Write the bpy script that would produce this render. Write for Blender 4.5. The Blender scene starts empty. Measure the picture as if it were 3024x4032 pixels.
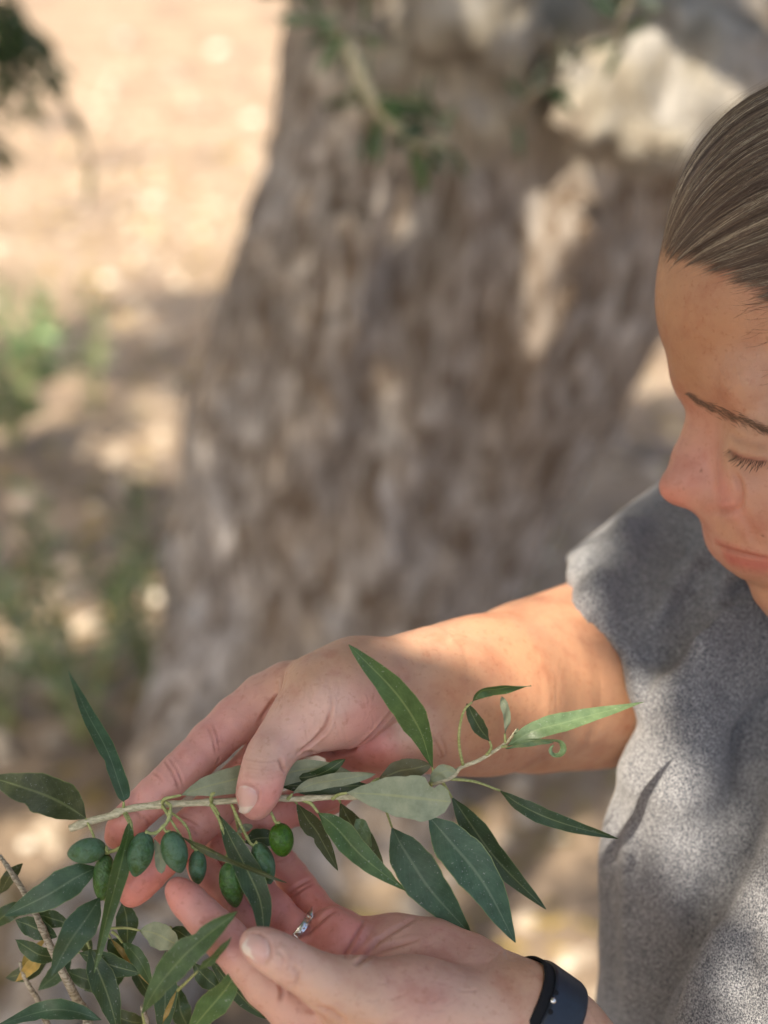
import bpy, math, random, time
import numpy as np
from mathutils import Vector, Matrix, noise
from mathutils.bvhtree import BVHTree
rnd = random.Random(7); rng = np.random.RandomState(7)
T0 = time.time()
def log(s): print('[%.1f] %s' % (time.time()-T0, s))
scene = bpy.context.scene
C = scene.collection
# ------------------------------------------------------------------ camera, sky, sun, exposure
W, H = 3024.0, 4032.0
LENS, SENS = 50.0, 36.0
K = SENS/LENS/H                       # metres per photo pixel and metre of depth
CAM_H, PITCH = 1.65, math.radians(28)
cd = bpy.data.cameras.new('camera'); cam = bpy.data.objects.new('camera', cd); C.objects.link(cam)
cd.sensor_fit = 'VERTICAL'; cd.sensor_height = SENS; cd.lens = LENS
cd.clip_start = 0.05; cd.clip_end = 500
cam.location = (0, 0, CAM_H); cam.rotation_euler = (math.radians(90)-PITCH, 0, 0)
cd.dof.use_dof = True; cd.dof.focus_distance = 0.685; cd.dof.aperture_fstop = 3.3
scene.camera = cam
SUN = Vector((-0.36, -0.40, 0.84)).normalized()      # towards the sun
elev = math.asin(SUN.z); azim = math.atan2(SUN.x, SUN.y)
world = bpy.data.worlds.new('World'); scene.world = world; world.use_nodes = True
wn = world.node_tree.nodes; wl = world.node_tree.links
sky = wn.new('ShaderNodeTexSky'); sky.sky_type = 'NISHITA'; sky.sun_disc = False
sky.sun_elevation = elev; sky.sun_rotation = azim; sky.air_density = 1.0; sky.dust_density = 5.0
wn['Background'].inputs['Strength'].default_value = 0.14
wl.new(sky.outputs[0], wn['Background'].inputs['Color'])
sd = bpy.data.lights.new('sun', 'SUN'); sun = bpy.data.objects.new('sun', sd); C.objects.link(sun)
sd.energy = 4.2; sd.angle = math.radians(0.6); sd.color = (1.0, 0.91, 0.78)
sun.rotation_euler = SUN.to_track_quat('Z', 'Y').to_euler(); sun.location = (-2, -1, 6)
scene.view_settings.view_transform = 'Standard'; scene.view_settings.look = 'None'
scene.view_settings.gamma = 1; scene.view_settings.use_curve_mapping = False
scene.view_settings.exposure = 1.14
try:      # the phone's white balance for open shade
    scene.view_settings.use_white_balance = True; scene.view_settings.white_balance_temperature = 6850; scene.view_settings.white_balance_tint = 10
except Exception: pass

# camera space <-> world
ca, sa = math.cos(math.radians(90)-PITCH), math.sin(math.radians(90)-PITCH)
RC2W = np.array([[1, 0, 0], [0, ca, -sa], [0, sa, ca]])
def c2w(p): return np.asarray(p, float) @ RC2W.T + np.array([0, 0, CAM_H])
def w2c(p): return (np.asarray(p, float) - np.array([0, 0, CAM_H])) @ RC2W
def CP(u, v, d): return np.array([(u-W/2)*K*d, -(v-H/2)*K*d, -d])
def WP(u, v, d): return c2w(CP(u, v, d))
def PY(u, v, Y):                       # point of that sight line on the vertical plane y = Y
    r = c2w(CP(u, v, 1.0)) - np.array([0, 0, CAM_H]); t = Y/r[1]
    return np.array([0, 0, CAM_H]) + r*t
def PG(u, v, z=0.0):                   # on the ground
    r = c2w(CP(u, v, 1.0)) - np.array([0, 0, CAM_H]); t = (z-CAM_H)/r[2]
    return np.array([0, 0, CAM_H]) + r*t

# ------------------------------------------------------------------ object helpers
def root_of(o):
    while o.parent: o = o.parent
    return o
def thing(name, label, cat, loc, group=None):
    o = bpy.data.objects.new(name, None); C.objects.link(o); o.location = Vector(loc)
    o.empty_display_size = 0.02; o['label'] = label; o['category'] = cat
    if group: o['group'] = group
    return o
def make_mesh(name, V, F, smooth=True):
    me = bpy.data.meshes.new(name); V = np.asarray(V, np.float32)
    if isinstance(F, np.ndarray):
        n, k = F.shape
        me.vertices.add(len(V)); me.vertices.foreach_set('co', V.ravel())
        me.loops.add(n*k); me.loops.foreach_set('vertex_index', F.astype(np.int32).ravel())
        me.polygons.add(n); me.polygons.foreach_set('loop_start', np.arange(0, n*k, k, dtype=np.int32))
        try: me.polygons.foreach_set('loop_total', np.full(n, k, np.int32))
        except Exception: pass
        me.update(calc_edges=True); me.validate()
    else:
        me.from_pydata(V.tolist(), [], F); me.update()
    if smooth: me.polygons.foreach_set('use_smooth', np.ones(len(me.polygons), bool))
    return me
def obj(name, V, F, m, parent=None, smooth=True, attrs=None, uv=None, kind=None, label=None, origin=None):
    """V in world space"""
    V = np.asarray(V, float)
    if parent is not None: org = np.array(root_of(parent).location)
    else: org = np.array(origin if origin is not None else V.mean(0))
    me = make_mesh(name, V-org, F, smooth)
    if m: me.materials.append(m)
    if attrs:
        for k, a in attrs.items():
            a = np.asarray(a, np.float32)
            if a.ndim == 1:
                at = me.attributes.new(k, 'FLOAT', 'POINT'); at.data.foreach_set('value', a)
            else:
                if a.shape[1] == 3: a = np.hstack([a, np.ones((len(a), 1), np.float32)])
                at = me.attributes.new(k, 'FLOAT_COLOR', 'POINT'); at.data.foreach_set('color', a.ravel())
    if uv is not None:
        ul = me.uv_layers.new(name='UVMap')
        li = np.empty(len(me.loops), np.int32); me.loops.foreach_get('vertex_index', li)
        ul.data.foreach_set('uv', np.asarray(uv, np.float32)[li].ravel())
    o = bpy.data.objects.new(name, me); C.objects.link(o)
    if parent is not None: o.parent = parent
    else: o.location = Vector(org)
    if kind: o['kind'] = kind
    if label: o['label'] = label
    return o
def tag(o, label, cat, group=None):
    o['label'] = label; o['category'] = cat
    if group: o['group'] = group
    return o
# smooth curve through points (Catmull-Rom)
def spline(P, n):
    P = np.asarray(P, float)
    if len(P) == 2:
        t = np.linspace(0, 1, n)[:, None]; return P[0]*(1-t)+P[1]*t
    Q = np.vstack([2*P[0]-P[1], P, 2*P[-1]-P[-2]])
    out = []
    for s in np.linspace(0, len(P)-1, n):
        i = min(int(s), len(P)-2); t = s-i
        a, b, c, d = Q[i], Q[i+1], Q[i+2], Q[i+3]
        out.append(0.5*((2*b)+(-a+c)*t+(2*a-5*b+4*c-d)*t*t+(-a+3*b-3*c+d)*t**3))
    return np.array(out)
def nrm(a): 
    a = np.asarray(a, float); return a/np.maximum(np.linalg.norm(a, axis=-1, keepdims=True), 1e-12)
def tube(P, R, n=8, caps=True, jit=0.0):
    """tube along points P (world) with radii R"""
    P = np.asarray(P, float); R = np.broadcast_to(np.asarray(R, float), (len(P),))
    T = nrm(np.gradient(P, axis=0)); up = np.array([0.13, 0.31, 0.94])
    V = []; a = nrm(np.cross(T[0], up))
    for i in range(len(P)):
        a = nrm(a - T[i]*np.dot(a, T[i])); b = np.cross(T[i], a)
        for j in range(n):
            th = 2*math.pi*j/n; r = R[i]*(1+jit*(rnd.random()-.5))
            V.append(P[i]+r*(math.cos(th)*a+math.sin(th)*b))
    F = []
    for i in range(len(P)-1):
        for j in range(n):
            F.append((i*n+j, i*n+(j+1) % n, (i+1)*n+(j+1) % n, (i+1)*n+j))
    if caps:
        V.append(P[0]-T[0]*R[0]*.3); V.append(P[-1]+T[-1]*R[-1]*.3); c0 = len(V)-2
        for j in range(n):
            F.append((c0, (j+1) % n, j)); k = (len(P)-1)*n
            F.append((c0+1, k+j, k+(j+1) % n))
    return np.array(V), F
def merge(parts):
    V = []; F = []; o = 0
    for v, f in parts:
        V.append(v); F += [tuple(i+o for i in q) for q in (f.tolist() if isinstance(f, np.ndarray) else f)]; o += len(v)
    return np.vstack(V), F

# ------------------------------------------------------------------ implicit modelling (camera space)
class Vol:
    def __init__(s, lo, hi, h):
        s.h = h; s.lo = np.array(lo, float); n = np.ceil((np.array(hi)-s.lo)/h).astype(int)+1
        s.n = n; s.F = np.full(tuple(n), 0.04, np.float32)
        s.ax = [(s.lo[i]+h*np.arange(n[i])).astype(np.float32) for i in range(3)]
    def copy(s):
        c = Vol.__new__(Vol); c.h, c.lo, c.n, c.ax = s.h, s.lo, s.n, s.ax; c.F = s.F.copy(); return c
    def box(s, lo, hi):
        a = np.clip(np.floor((lo-s.lo)/s.h).astype(int), 0, s.n); b = np.clip(np.ceil((hi-s.lo)/s.h).astype(int)+1, 0, s.n)
        if np.any(b <= a): return None, None
        sl = tuple(slice(a[i], b[i]) for i in range(3))
        X, Y, Z = s.ax[0][sl[0]][:, None, None], s.ax[1][sl[1]][None, :, None], s.ax[2][sl[2]][None, None, :]
        return sl, (X, Y, Z)
    def mix(s, sl, D, k, sub=False):
        A = s.F[sl]
        if sub:       # smooth subtraction
            hh = np.clip(.5-.5*(A+D)/k, 0, 1); s.F[sl] = A*(1-hh)-D*hh+k*hh*(1-hh)
        elif k <= 0: np.minimum(A, D, out=A)
        else:
            hh = np.clip(.5+.5*(D-A)/k, 0, 1); s.F[sl] = D*(1-hh)+A*hh-k*hh*(1-hh)
    def cone(s, a, b, ra, rb, k=.004, fl=1.0, fdir=None, sub=False):
        pad = max(ra, rb)+k+3*s.h
        sl, X = s.box(np.minimum(a, b)-pad, np.maximum(a, b)+pad)
        if sl is None: return
        ba = (b-a).astype(np.float32); L2 = max(float(ba@ba), 1e-10)
        q = [X[i]-np.float32(a[i]) for i in range(3)]
        t = np.clip((q[0]*ba[0]+q[1]*ba[1]+q[2]*ba[2])/L2, 0, 1)
        q = [q[i]-t*ba[i] for i in range(3)]
        if fl != 1.0:
            f = np.array([0, 0, 1.]) if fdir is None else nrm(fdir)
            dd = (q[0]*f[0]+q[1]*f[1]+q[2]*f[2])*(fl-1)
            q = [q[i]+dd*f[i] for i in range(3)]
        D = (np.sqrt(q[0]**2+q[1]**2+q[2]**2)-(ra+(rb-ra)*t)).astype(np.float32)
        if fl > 1: D = D/(1+.5*(fl-1))
        s.mix(sl, D, k, sub)
    def cut(s, p, n):      # remove the half space on the side of n
        n = nrm(n); D = (s.ax[0][:, None, None]-p[0])*n[0]+(s.ax[1][None, :, None]-p[1])*n[1]+(s.ax[2][None, None, :]-p[2])*n[2]
        k = .003; A = s.F; hh = np.clip(.5-.5*(A-D)/k, 0, 1); s.F = (A*(1-hh)+D*hh+k*hh*(1-hh)).astype(np.float32)
    def chain(s, pts, k=.004, kj=None, fl=1.0, scale=1.0, fdir=None):
        """pts = (u, v, depth, radius in photo pixels)"""
        G = Vol.__new__(Vol); G.h, G.lo, G.n, G.ax = s.h, s.lo, s.n, s.ax; G.F = np.full(tuple(s.n), 0.04, np.float32)
        P = [CP(*p[:3]) for p in pts]; R = [p[3]*K*p[2]*scale for p in pts]
        for i in range(len(P)-1):
            G.cone(P[i], P[i+1], R[i], R[i+1], kj if kj is not None else 0.002, fl, fdir)
        s.mix((slice(None),)*3, G.F, k)
    def ell(s, c, r, axes=None, k=.004, sub=False):
        c = np.asarray(c, float); r = np.asarray(r, float); pad = r.max()+k+3*s.h
        sl, X = s.box(c-pad, c+pad)
        if sl is None: return
        A = np.eye(3) if axes is None else np.asarray(axes)
        q = [X[i]-np.float32(c[i]) for i in range(3)]
        l = [(q[0]*A[j][0]+q[1]*A[j][1]+q[2]*A[j][2])/r[j] for j in range(3)]
        k0 = np.sqrt(l[0]**2+l[1]**2+l[2]**2)+1e-6
        k1 = np.sqrt((l[0]/r[0])**2+(l[1]/r[1])**2+(l[2]/r[2])**2)+1e-6
        s.mix(sl, (k0*(k0-1)/k1).astype(np.float32), k, sub)
    def mesh(s, it=3):
        F = s.F; S = F < 0; n = F.shape
        tot = np.zeros([n[0]-1, n[1]-1, n[2]-1], np.uint8)
        for i in (0, 1):
            for j in (0, 1):
                for k in (0, 1): tot += S[i:n[0]-1+i, j:n[1]-1+j, k:n[2]-1+k]
        m = (tot > 0) & (tot < 8); c = np.argwhere(m); idx = np.full(m.shape, -1, np.int32); idx[m] = np.arange(len(c))
        acc = np.zeros((len(c), 3)); cnt = np.zeros(len(c))
        for ax in range(3):
            o = [a for a in range(3) if a != ax]
            for p in (0, 1):
                for q in (0, 1):
                    o0 = np.zeros(3, int); o0[o[0]] = p; o0[o[1]] = q; o1 = o0.copy(); o1[ax] = 1
                    a = c+o0; b = c+o1; v0 = F[a[:, 0], a[:, 1], a[:, 2]]; v1 = F[b[:, 0], b[:, 1], b[:, 2]]
                    x = (v0 < 0) != (v1 < 0); t = v0[x]/(v0[x]-v1[x])
                    pos = np.broadcast_to(o0, (x.sum(), 3)).astype(float).copy(); pos[:, ax] = t
                    acc[x] += pos; cnt[x] += 1
        V = s.lo+s.h*(c+acc/cnt[:, None]); quads = []
        for ax in range(3):
            o = [a for a in range(3) if a != ax]; u, w = o
            sl0 = [slice(1, n[i]-1) for i in range(3)]; sl0[ax] = slice(0, n[ax]-1)
            sl1 = list(sl0); sl1[ax] = slice(1, n[ax])
            A = S[tuple(sl0)]; B = S[tuple(sl1)]; e = np.argwhere(A != B)
            if not len(e): continue
            base = e.copy(); base[:, u] += 1; base[:, w] += 1
            ins = A[e[:, 0], e[:, 1], e[:, 2]]
            def cell(du, dw):
                q = base.copy(); q[:, u] -= du; q[:, w] -= dw; return idx[q[:, 0], q[:, 1], q[:, 2]]
            Q = np.stack([cell(1, 1), cell(0, 1), cell(0, 0), cell(1, 0)], 1)
            flip = ins if ax != 1 else ~ins
            Q[~flip] = Q[~flip][:, ::-1]; quads.append(Q)
        Q = np.vstack(quads)
        V = smooth(V, Q, it)
        return V, Q
def smooth(V, Q, it=3, lam=.5, mu=-.52):
    e = np.vstack([Q[:, [0, 1]], Q[:, [1, 2]], Q[:, [2, 3]], Q[:, [3, 0]]]); n = len(V)
    a, b = np.r_[e[:, 0], e[:, 1]], np.r_[e[:, 1], e[:, 0]]
    deg = np.maximum(np.bincount(a, minlength=n), 1)[:, None]
    for i in range(it):
        for f in (lam, mu):
            L = np.stack([np.bincount(a, V[b, j], n) for j in range(3)], 1)/deg-V
            V = V+f*L
    return V
def vnormals(V, Q):
    N = np.cross(V[Q[:, 2]]-V[Q[:, 0]], V[Q[:, 3]]-V[Q[:, 1]]); n = len(V)
    out = np.zeros((n, 3))
    for i in range(4):
        for j in range(3): out[:, j] += np.bincount(Q[:, i], N[:, j], n)
    return nrm(out)
class Skin:
    """a meshed piece (camera space) that creases are cut in and colours laid on, traced by sight line once"""
    def __init__(s, V, Q, base):
        s.V, s.Q = V, Q; s.N = vnormals(V, Q)
        s.bvh = BVHTree.FromPolygons(V.tolist(), Q.tolist())
        s.col = np.tile(np.array(base, float), (len(V), 1)); s.crease = np.zeros(len(V)); s.off = np.zeros(len(V))
    def hit(s, u, v):
        d = Vector(CP(u, v, 1.0)).normalized(); r = s.bvh.ray_cast(Vector((0, 0, 0)), d)
        return (np.array(r[0]), np.array(r[1])) if r[0] is not None else (None, None)
    def trace(s, pts, step=5):
        P = []
        for i in range(len(pts)-1):
            a, b = np.array(pts[i][:2], float), np.array(pts[i+1][:2], float); m = max(2, int(np.linalg.norm(b-a)/step))
            for t in np.linspace(0, 1, m, endpoint=False): P.append(a*(1-t)+b*t)
        P.append(np.array(pts[-1][:2], float)); out = []; par = []
        for i, p in enumerate(P):
            h, _ = s.hit(*p)
            if h is not None: out.append(h); par.append(i/max(1, len(P)-1))
        return np.array(out), np.array(par)
    def near(s, S, w):
        lo, hi = S.min(0)-w, S.max(0)+w; ids = np.where(np.all((s.V > lo) & (s.V < hi), 1))[0]
        if not len(ids): return ids, ids, ids
        best = np.full(len(ids), 1e9); arg = np.zeros(len(ids), int)
        for i, p in enumerate(S):
            d = ((s.V[ids]-p)**2).sum(1); m = d < best; best[m] = d[m]; arg[m] = i
        return ids, np.sqrt(best), arg
    def carve(s, pts, depth, width, lip=.35, red=.6, curve=True):
        if curve and len(pts) > 2: pts = [tuple(p) for p in spline(np.array(pts, float), len(pts)*6)]
        S, par = s.trace(pts)
        if len(S) < 2: return
        ids, d, arg = s.near(S, width*4)
        if not len(ids): return
        taper = np.clip(np.minimum(par[arg], 1-par[arg])*5+.25, 0, 1)
        s.off[ids] += taper*(-depth*np.exp(-(d/width)**2)+depth*lip*np.exp(-((d-width*2.1)/width/1.1)**2))
        s.crease[ids] = np.maximum(s.crease[ids], red*taper*np.exp(-(d/width/1.2)**2))
    def paint(s, pts, w, col, st=1.0):
        S, par = s.trace(pts, 10)
        if not len(S): return
        ids, d, arg = s.near(S, w*2.5)
        if not len(ids): return
        f = (st*np.exp(-(d/w)**2))[:, None]; s.col[ids] = s.col[ids]*(1-f)+np.array(col)*f
    def shepard(s, pts, p=3.0):
        P = []; Cc = []
        for u, v, col in pts:
            h, _ = s.hit(u, v)
            if h is not None: P.append(h); Cc.append(col)
        Wt = np.zeros(len(s.V)); A = np.zeros((len(s.V), 3))
        for q, c in zip(P, Cc):
            w = 1/(((s.V-q)**2).sum(1)+6e-5)**(p/2); Wt += w; A += w[:, None]*np.array(c)
        s.col = A/Wt[:, None]
    def done(s):
        s.V = s.V+s.N*s.off[:, None]
# ------------------------------------------------------------------ node helpers
def mat(name, rough=.6, spec=.5):
    m = bpy.data.materials.new(name); m.use_nodes = True; b = m.node_tree.nodes['Principled BSDF']
    b.inputs['Roughness'].default_value = rough; b.inputs['Specular IOR Level'].default_value = spec
    return m, m.node_tree.nodes, m.node_tree.links, b
def N(nodes, t, **kw):
    n = nodes.new('ShaderNode'+t)
    for k, v in kw.items():
        if k.startswith('i_'): n.inputs[k[2:].replace('_', ' ')].default_value = v
        else: setattr(n, k, v)
    return n
def ramp(nodes, links, src, stops, interp='LINEAR'):
    r = nodes.new('ShaderNodeValToRGB'); r.color_ramp.interpolation = interp
    e = r.color_ramp.elements
    while len(e) < len(stops): e.new(.5)
    for i, (p, c) in enumerate(stops):
        e[i].position = p; e[i].color = (*c, 1) if len(c) == 3 else c
    links.new(src, r.inputs[0]); return r
def mixc(nodes, links, f, a, b, mode='MIX'):
    m = nodes.new('ShaderNodeMix'); m.data_type = 'RGBA'; m.blend_type = mode
    for s, x in ((m.inputs[0], f), (m.inputs[6], a), (m.inputs[7], b)):
        if hasattr(x, 'links'): links.new(x, s)
        elif isinstance(x, (int, float)): s.default_value = x
        else: s.default_value = (*x, 1)
    return m.outputs[2]
def bump(nodes, links, b, h, strength, dist, prev=None):
    n = nodes.new('ShaderNodeBump'); n.inputs['Strength'].default_value = strength; n.inputs['Distance'].default_value = dist
    links.new(h, n.inputs['Height'])
    if prev: links.new(prev, n.inputs['Normal'])
    links.new(n.outputs[0], b.inputs['Normal']); return n.outputs[0]
# ------------------------------------------------------------------ materials
def skin_mat():
    m, n, l, b = mat('skin', .44, .4)
    a = N(n, 'Attribute', attribute_name='col'); cr = N(n, 'Attribute', attribute_name='crease')
    tc = N(n, 'TexCoord')
    n1 = N(n, 'TexNoise', i_Scale=55.0, i_Detail=5.0, i_Roughness=.6); l.new(tc.outputs['Object'], n1.inputs['Vector'])
    r1 = ramp(n, l, n1.outputs[0], [(.3, (.86, .72, .70)), (.5, (1, 1, 1)), (.72, (1.09, 1.10, 1.08))])
    c = mixc(n, l, .9, a.outputs['Color'], r1.outputs[0], 'MULTIPLY')
    n2 = N(n, 'TexNoise', i_Scale=330.0, i_Detail=3.0); l.new(tc.outputs['Object'], n2.inputs['Vector'])
    r2 = ramp(n, l, n2.outputs[0], [(.28, (.86, .78, .74)), (.42, (1, 1, 1)), (1, (1, 1, 1))])
    c = mixc(n, l, .8, c, r2.outputs[0], 'MULTIPLY')
    c = mixc(n, l, cr.outputs['Fac'], c, (.34, .10, .065))
    l.new(c, b.inputs['Base Color'])
    b.inputs['Subsurface Weight'].default_value = .22; b.inputs['Subsurface Radius'].default_value = (1, .32, .16)
    b.inputs['Subsurface Scale'].default_value = .0025
    v = N(n, 'TexVoronoi', i_Scale=1250.0, feature='DISTANCE_TO_EDGE'); 
    mp = N(n, 'Mapping'); mp.inputs['Scale'].default_value = (1, 1.5, 1.0); mp.inputs['Rotation'].default_value = (0, 0, .6)
    l.new(tc.outputs['Object'], mp.inputs[0]); l.new(mp.outputs[0], v.inputs['Vector'])
    p = bump(n, l, b, v.outputs['Distance'], .16, .0006)
    n3 = N(n, 'TexNoise', i_Scale=260.0, i_Detail=4.0); l.new(tc.outputs['Object'], n3.inputs['Vector'])
    bump(n, l, b, n3.outputs[0], .22, .0012, p)
    rr = ramp(n, l, n2.outputs[0], [(.3, (.33,)*3), (.7, (.52,)*3)]); l.new(rr.outputs[0], b.inputs['Roughness'])
    return m
M_skin = skin_mat()
def nail_mat():
    m, n, l, b = mat('nail', .3, .5)
    uv = N(n, 'UVMap'); sx = N(n, 'SeparateXYZ'); l.new(uv.outputs[0], sx.inputs[0])
    ns = N(n, 'TexNoise', i_Scale=260.0, i_Detail=3.0); tc = N(n, 'TexCoord'); l.new(tc.outputs['Object'], ns.inputs['Vector'])
    ad = N(n, 'Math', operation='MULTIPLY_ADD'); l.new(ns.outputs[0], ad.inputs[0]); ad.inputs[1].default_value = .35; l.new(sx.outputs['Y'], ad.inputs[2])
    r = ramp(n, l, ad.outputs[0], [(.15, (.72, .54, .48)), (.30, (.64, .38, .34)), (.72, (.66, .41, .36)), (.93, (.66, .44, .39)), (1.0, (.76, .64, .55))])
    l.new(r.outputs[0], b.inputs['Base Color'])
    b.inputs['Subsurface Weight'].default_value = .15; b.inputs['Subsurface Scale'].default_value = .002
    b.inputs['Coat Weight'].default_value = .12; b.inputs['Coat Roughness'].default_value = .3
    n4 = N(n, 'TexNoise', i_Scale=500.0, i_Detail=3.0); l.new(tc.outputs['Object'], n4.inputs['Vector'])
    bump(n, l, b, n4.outputs[0], .2, .0006)
    return m
M_nail = nail_mat()
def fabric_mat():
    m, n, l, b = mat('heather_fabric', .95, .15)
    tc = N(n, 'TexCoord')
    mp = N(n, 'Mapping'); mp.inputs['Rotation'].default_value = (.5, .35, .75); mp.inputs['Scale'].default_value = (1, 2.6, 1.2)
    l.new(tc.outputs['Object'], mp.inputs[0])
    n1 = N(n, 'TexNoise', i_Scale=1100.0, i_Detail=3.0, i_Roughness=.65); l.new(mp.outputs[0], n1.inputs['Vector'])
    mp2 = N(n, 'Mapping'); mp2.inputs['Rotation'].default_value = (-.3, .5, -.55); mp2.inputs['Scale'].default_value = (2.4, 1, 1.2)
    l.new(tc.outputs['Object'], mp2.inputs[0])
    n2 = N(n, 'TexNoise', i_Scale=900.0, i_Detail=2.0); l.new(mp2.outputs[0], n2.inputs['Vector'])
    mm = N(n, 'Math', operation='ADD'); l.new(n1.outputs[0], mm.inputs[0]); l.new(n2.outputs[0], mm.inputs[1])
    r = ramp(n, l, mm.outputs[0], [(.84, (.030, .033, .045)), (.95, (.11, .115, .132)), (1.02, (.23, .235, .245)), (1.12, (.43, .43, .44))])
    mr = N(n, 'Math', operation='MULTIPLY'); mr.inputs[1].default_value = .5
    r.color_ramp.elements[0].position = .41; r.color_ramp.elements[1].position = .47; r.color_ramp.elements[2].position = .52; r.color_ramp.elements[3].position = .60
    l.new(mm.outputs[0], mr.inputs[0]); l.new(mr.outputs[0], r.inputs[0])
    l.new(r.outputs[0], b.inputs['Base Color'])
    b.inputs['Sheen Weight'].default_value = .25; b.inputs['Sheen Roughness'].default_value = .5
    p = bump(n, l, b, mm.outputs[0], .6, .0006)
    n3 = N(n, 'TexNoise', i_Scale=22.0, i_Detail=3.0); l.new(tc.outputs['Object'], n3.inputs['Vector'])
    bump(n, l, b, n3.outputs[0], .15, .010, p)
    return m
M_fab = fabric_mat()
def leaf_mat(name, top, under, rib=(.30, .36, .16), edge=None, rough=.42):
    m, n, l, b = mat(name, rough, .45)
    uv = N(n, 'UVMap'); sx = N(n, 'SeparateXYZ'); l.new(uv.outputs[0], sx.inputs[0])
    oi = N(n, 'ObjectInfo'); tc = N(n, 'TexCoord')
    ab = N(n, 'Math', operation='ABSOLUTE'); sb = N(n, 'Math', operation='SUBTRACT'); sb.inputs[1].default_value = .5
    l.new(sx.outputs['X'], sb.inputs[0]); l.new(sb.outputs[0], ab.inputs[0])
    ns = N(n, 'TexNoise', i_Scale=150.0, i_Detail=5.0, i_Roughness=.65); l.new(tc.outputs['Object'], ns.inputs['Vector'])
    rv = ramp(n, l, ns.outputs[0], [(.3, (.58, .62, .55)), (.5, (1, 1, 1)), (.72, (1.6, 1.45, 1.4))])
    ct = mixc(n, l, .8, top, rv.outputs[0], 'MULTIPLY'); cu = mixc(n, l, .5, under, rv.outputs[0], 'MULTIPLY')
    # side veins: waves slanted towards the tip
    w = N(n, 'Math', operation='MULTIPLY_ADD'); l.new(ab.outputs[0], w.inputs[0]); w.inputs[1].default_value = -.55; l.new(sx.outputs['Y'], w.inputs[2])
    ws = N(n, 'Math', operation='MULTIPLY'); ws.inputs[1].default_value = 88.0; l.new(w.outputs[0], ws.inputs[0])
    wsn = N(n, 'Math', operation='SINE'); l.new(ws.outputs[0], wsn.inputs[0])
    vr = ramp(n, l, wsn.outputs[0], [(.80, (0, 0, 0)), (1, (.07, .07, .07))])
    ct = mixc(n, l, vr.outputs[0], ct, rib)
    rm = ramp(n, l, ab.outputs[0], [(.0, (1, 1, 1)), (.022, (.8, .8, .8)), (.045, (0, 0, 0))])
    rf = N(n, 'Math', operation='MULTIPLY'); rf.inputs[1].default_value = .46; l.new(rm.outputs[0], rf.inputs[0])
    ct = mixc(n, l, rf.outputs[0], ct, rib); cu = mixc(n, l, rf.outputs[0], cu, (.40, .42, .20))
    re = ramp(n, l, ab.outputs[0], [(.470, (0, 0, 0)), (.49, (.7, .7, .7))])
    ct = mixc(n, l, re.outputs[0], ct, edge or (.22, .28, .10))
    g = N(n, 'NewGeometry'); c = mixc(n, l, g.outputs['Backfacing'], ct, cu)
    hs = N(n, 'HueSaturation'); l.new(c, hs.inputs['Color'])
    mr = N(n, 'MapRange'); mr.inputs['To Min'].default_value = .8; mr.inputs['To Max'].default_value = 1.2
    l.new(oi.outputs['Random'], mr.inputs[0]); l.new(mr.outputs[0], hs.inputs['Value'])
    # dust and specks
    sp = N(n, 'TexNoise', i_Scale=900.0, i_Detail=2.0); l.new(tc.outputs['Object'], sp.inputs['Vector'])
    sr = ramp(n, l, sp.outputs[0], [(.66, (0, 0, 0)), (.74, (.45, .45, .45))])
    c2 = mixc(n, l, sr.outputs[0], hs.outputs[0], (.45, .48, .42))
    l.new(c2, b.inputs['Base Color'])
    b.inputs['Transmission Weight'].default_value = 0
    # thin leaf lets a little light through
    tr = N(n, 'BsdfTranslucent'); l.new(mixc(n, l, .5, hs.outputs[0], (.25, .42, .05)), tr.inputs['Color'])
    ms = N(n, 'MixShader'); ms.inputs[0].default_value = .15
    l.new(b.outputs[0], ms.inputs[1]); l.new(tr.outputs[0], ms.inputs[2]); l.new(ms.outputs[0], n['Material Output'].inputs[0])
    hh = N(n, 'Math', operation='ADD'); l.new(ns.outputs[0], hh.inputs[0]); l.new(vr.outputs[0], hh.inputs[1])
    bump(n, l, b, hh.outputs[0], .35, .0008)
    return m
ML = {'d': leaf_mat('leaf_dark', (.028, .062, .026), (.16, .19, .12)),
      'b': leaf_mat('leaf_bluish', (.038, .088, .052), (.22, .26, .19), rib=(.20, .27, .17)),
      'g': leaf_mat('leaf_green', (.055, .115, .036), (.20, .25, .15), rib=(.26, .34, .13)),
      'p': leaf_mat('leaf_pale', (.25, .30, .19), (.27, .31, .21), rib=(.40, .43, .20), rough=.6),
      'l': leaf_mat('leaf_light', (.17, .26, .13), (.25, .32, .2), rib=(.30, .4, .2), rough=.35),
      'y': leaf_mat('leaf_yellow', (.36, .25, .07), (.36, .27, .10), rib=(.45, .32, .12)),
      'o': leaf_mat('leaf_olive', (.060, .075, .032), (.16, .16, .10))}
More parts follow.
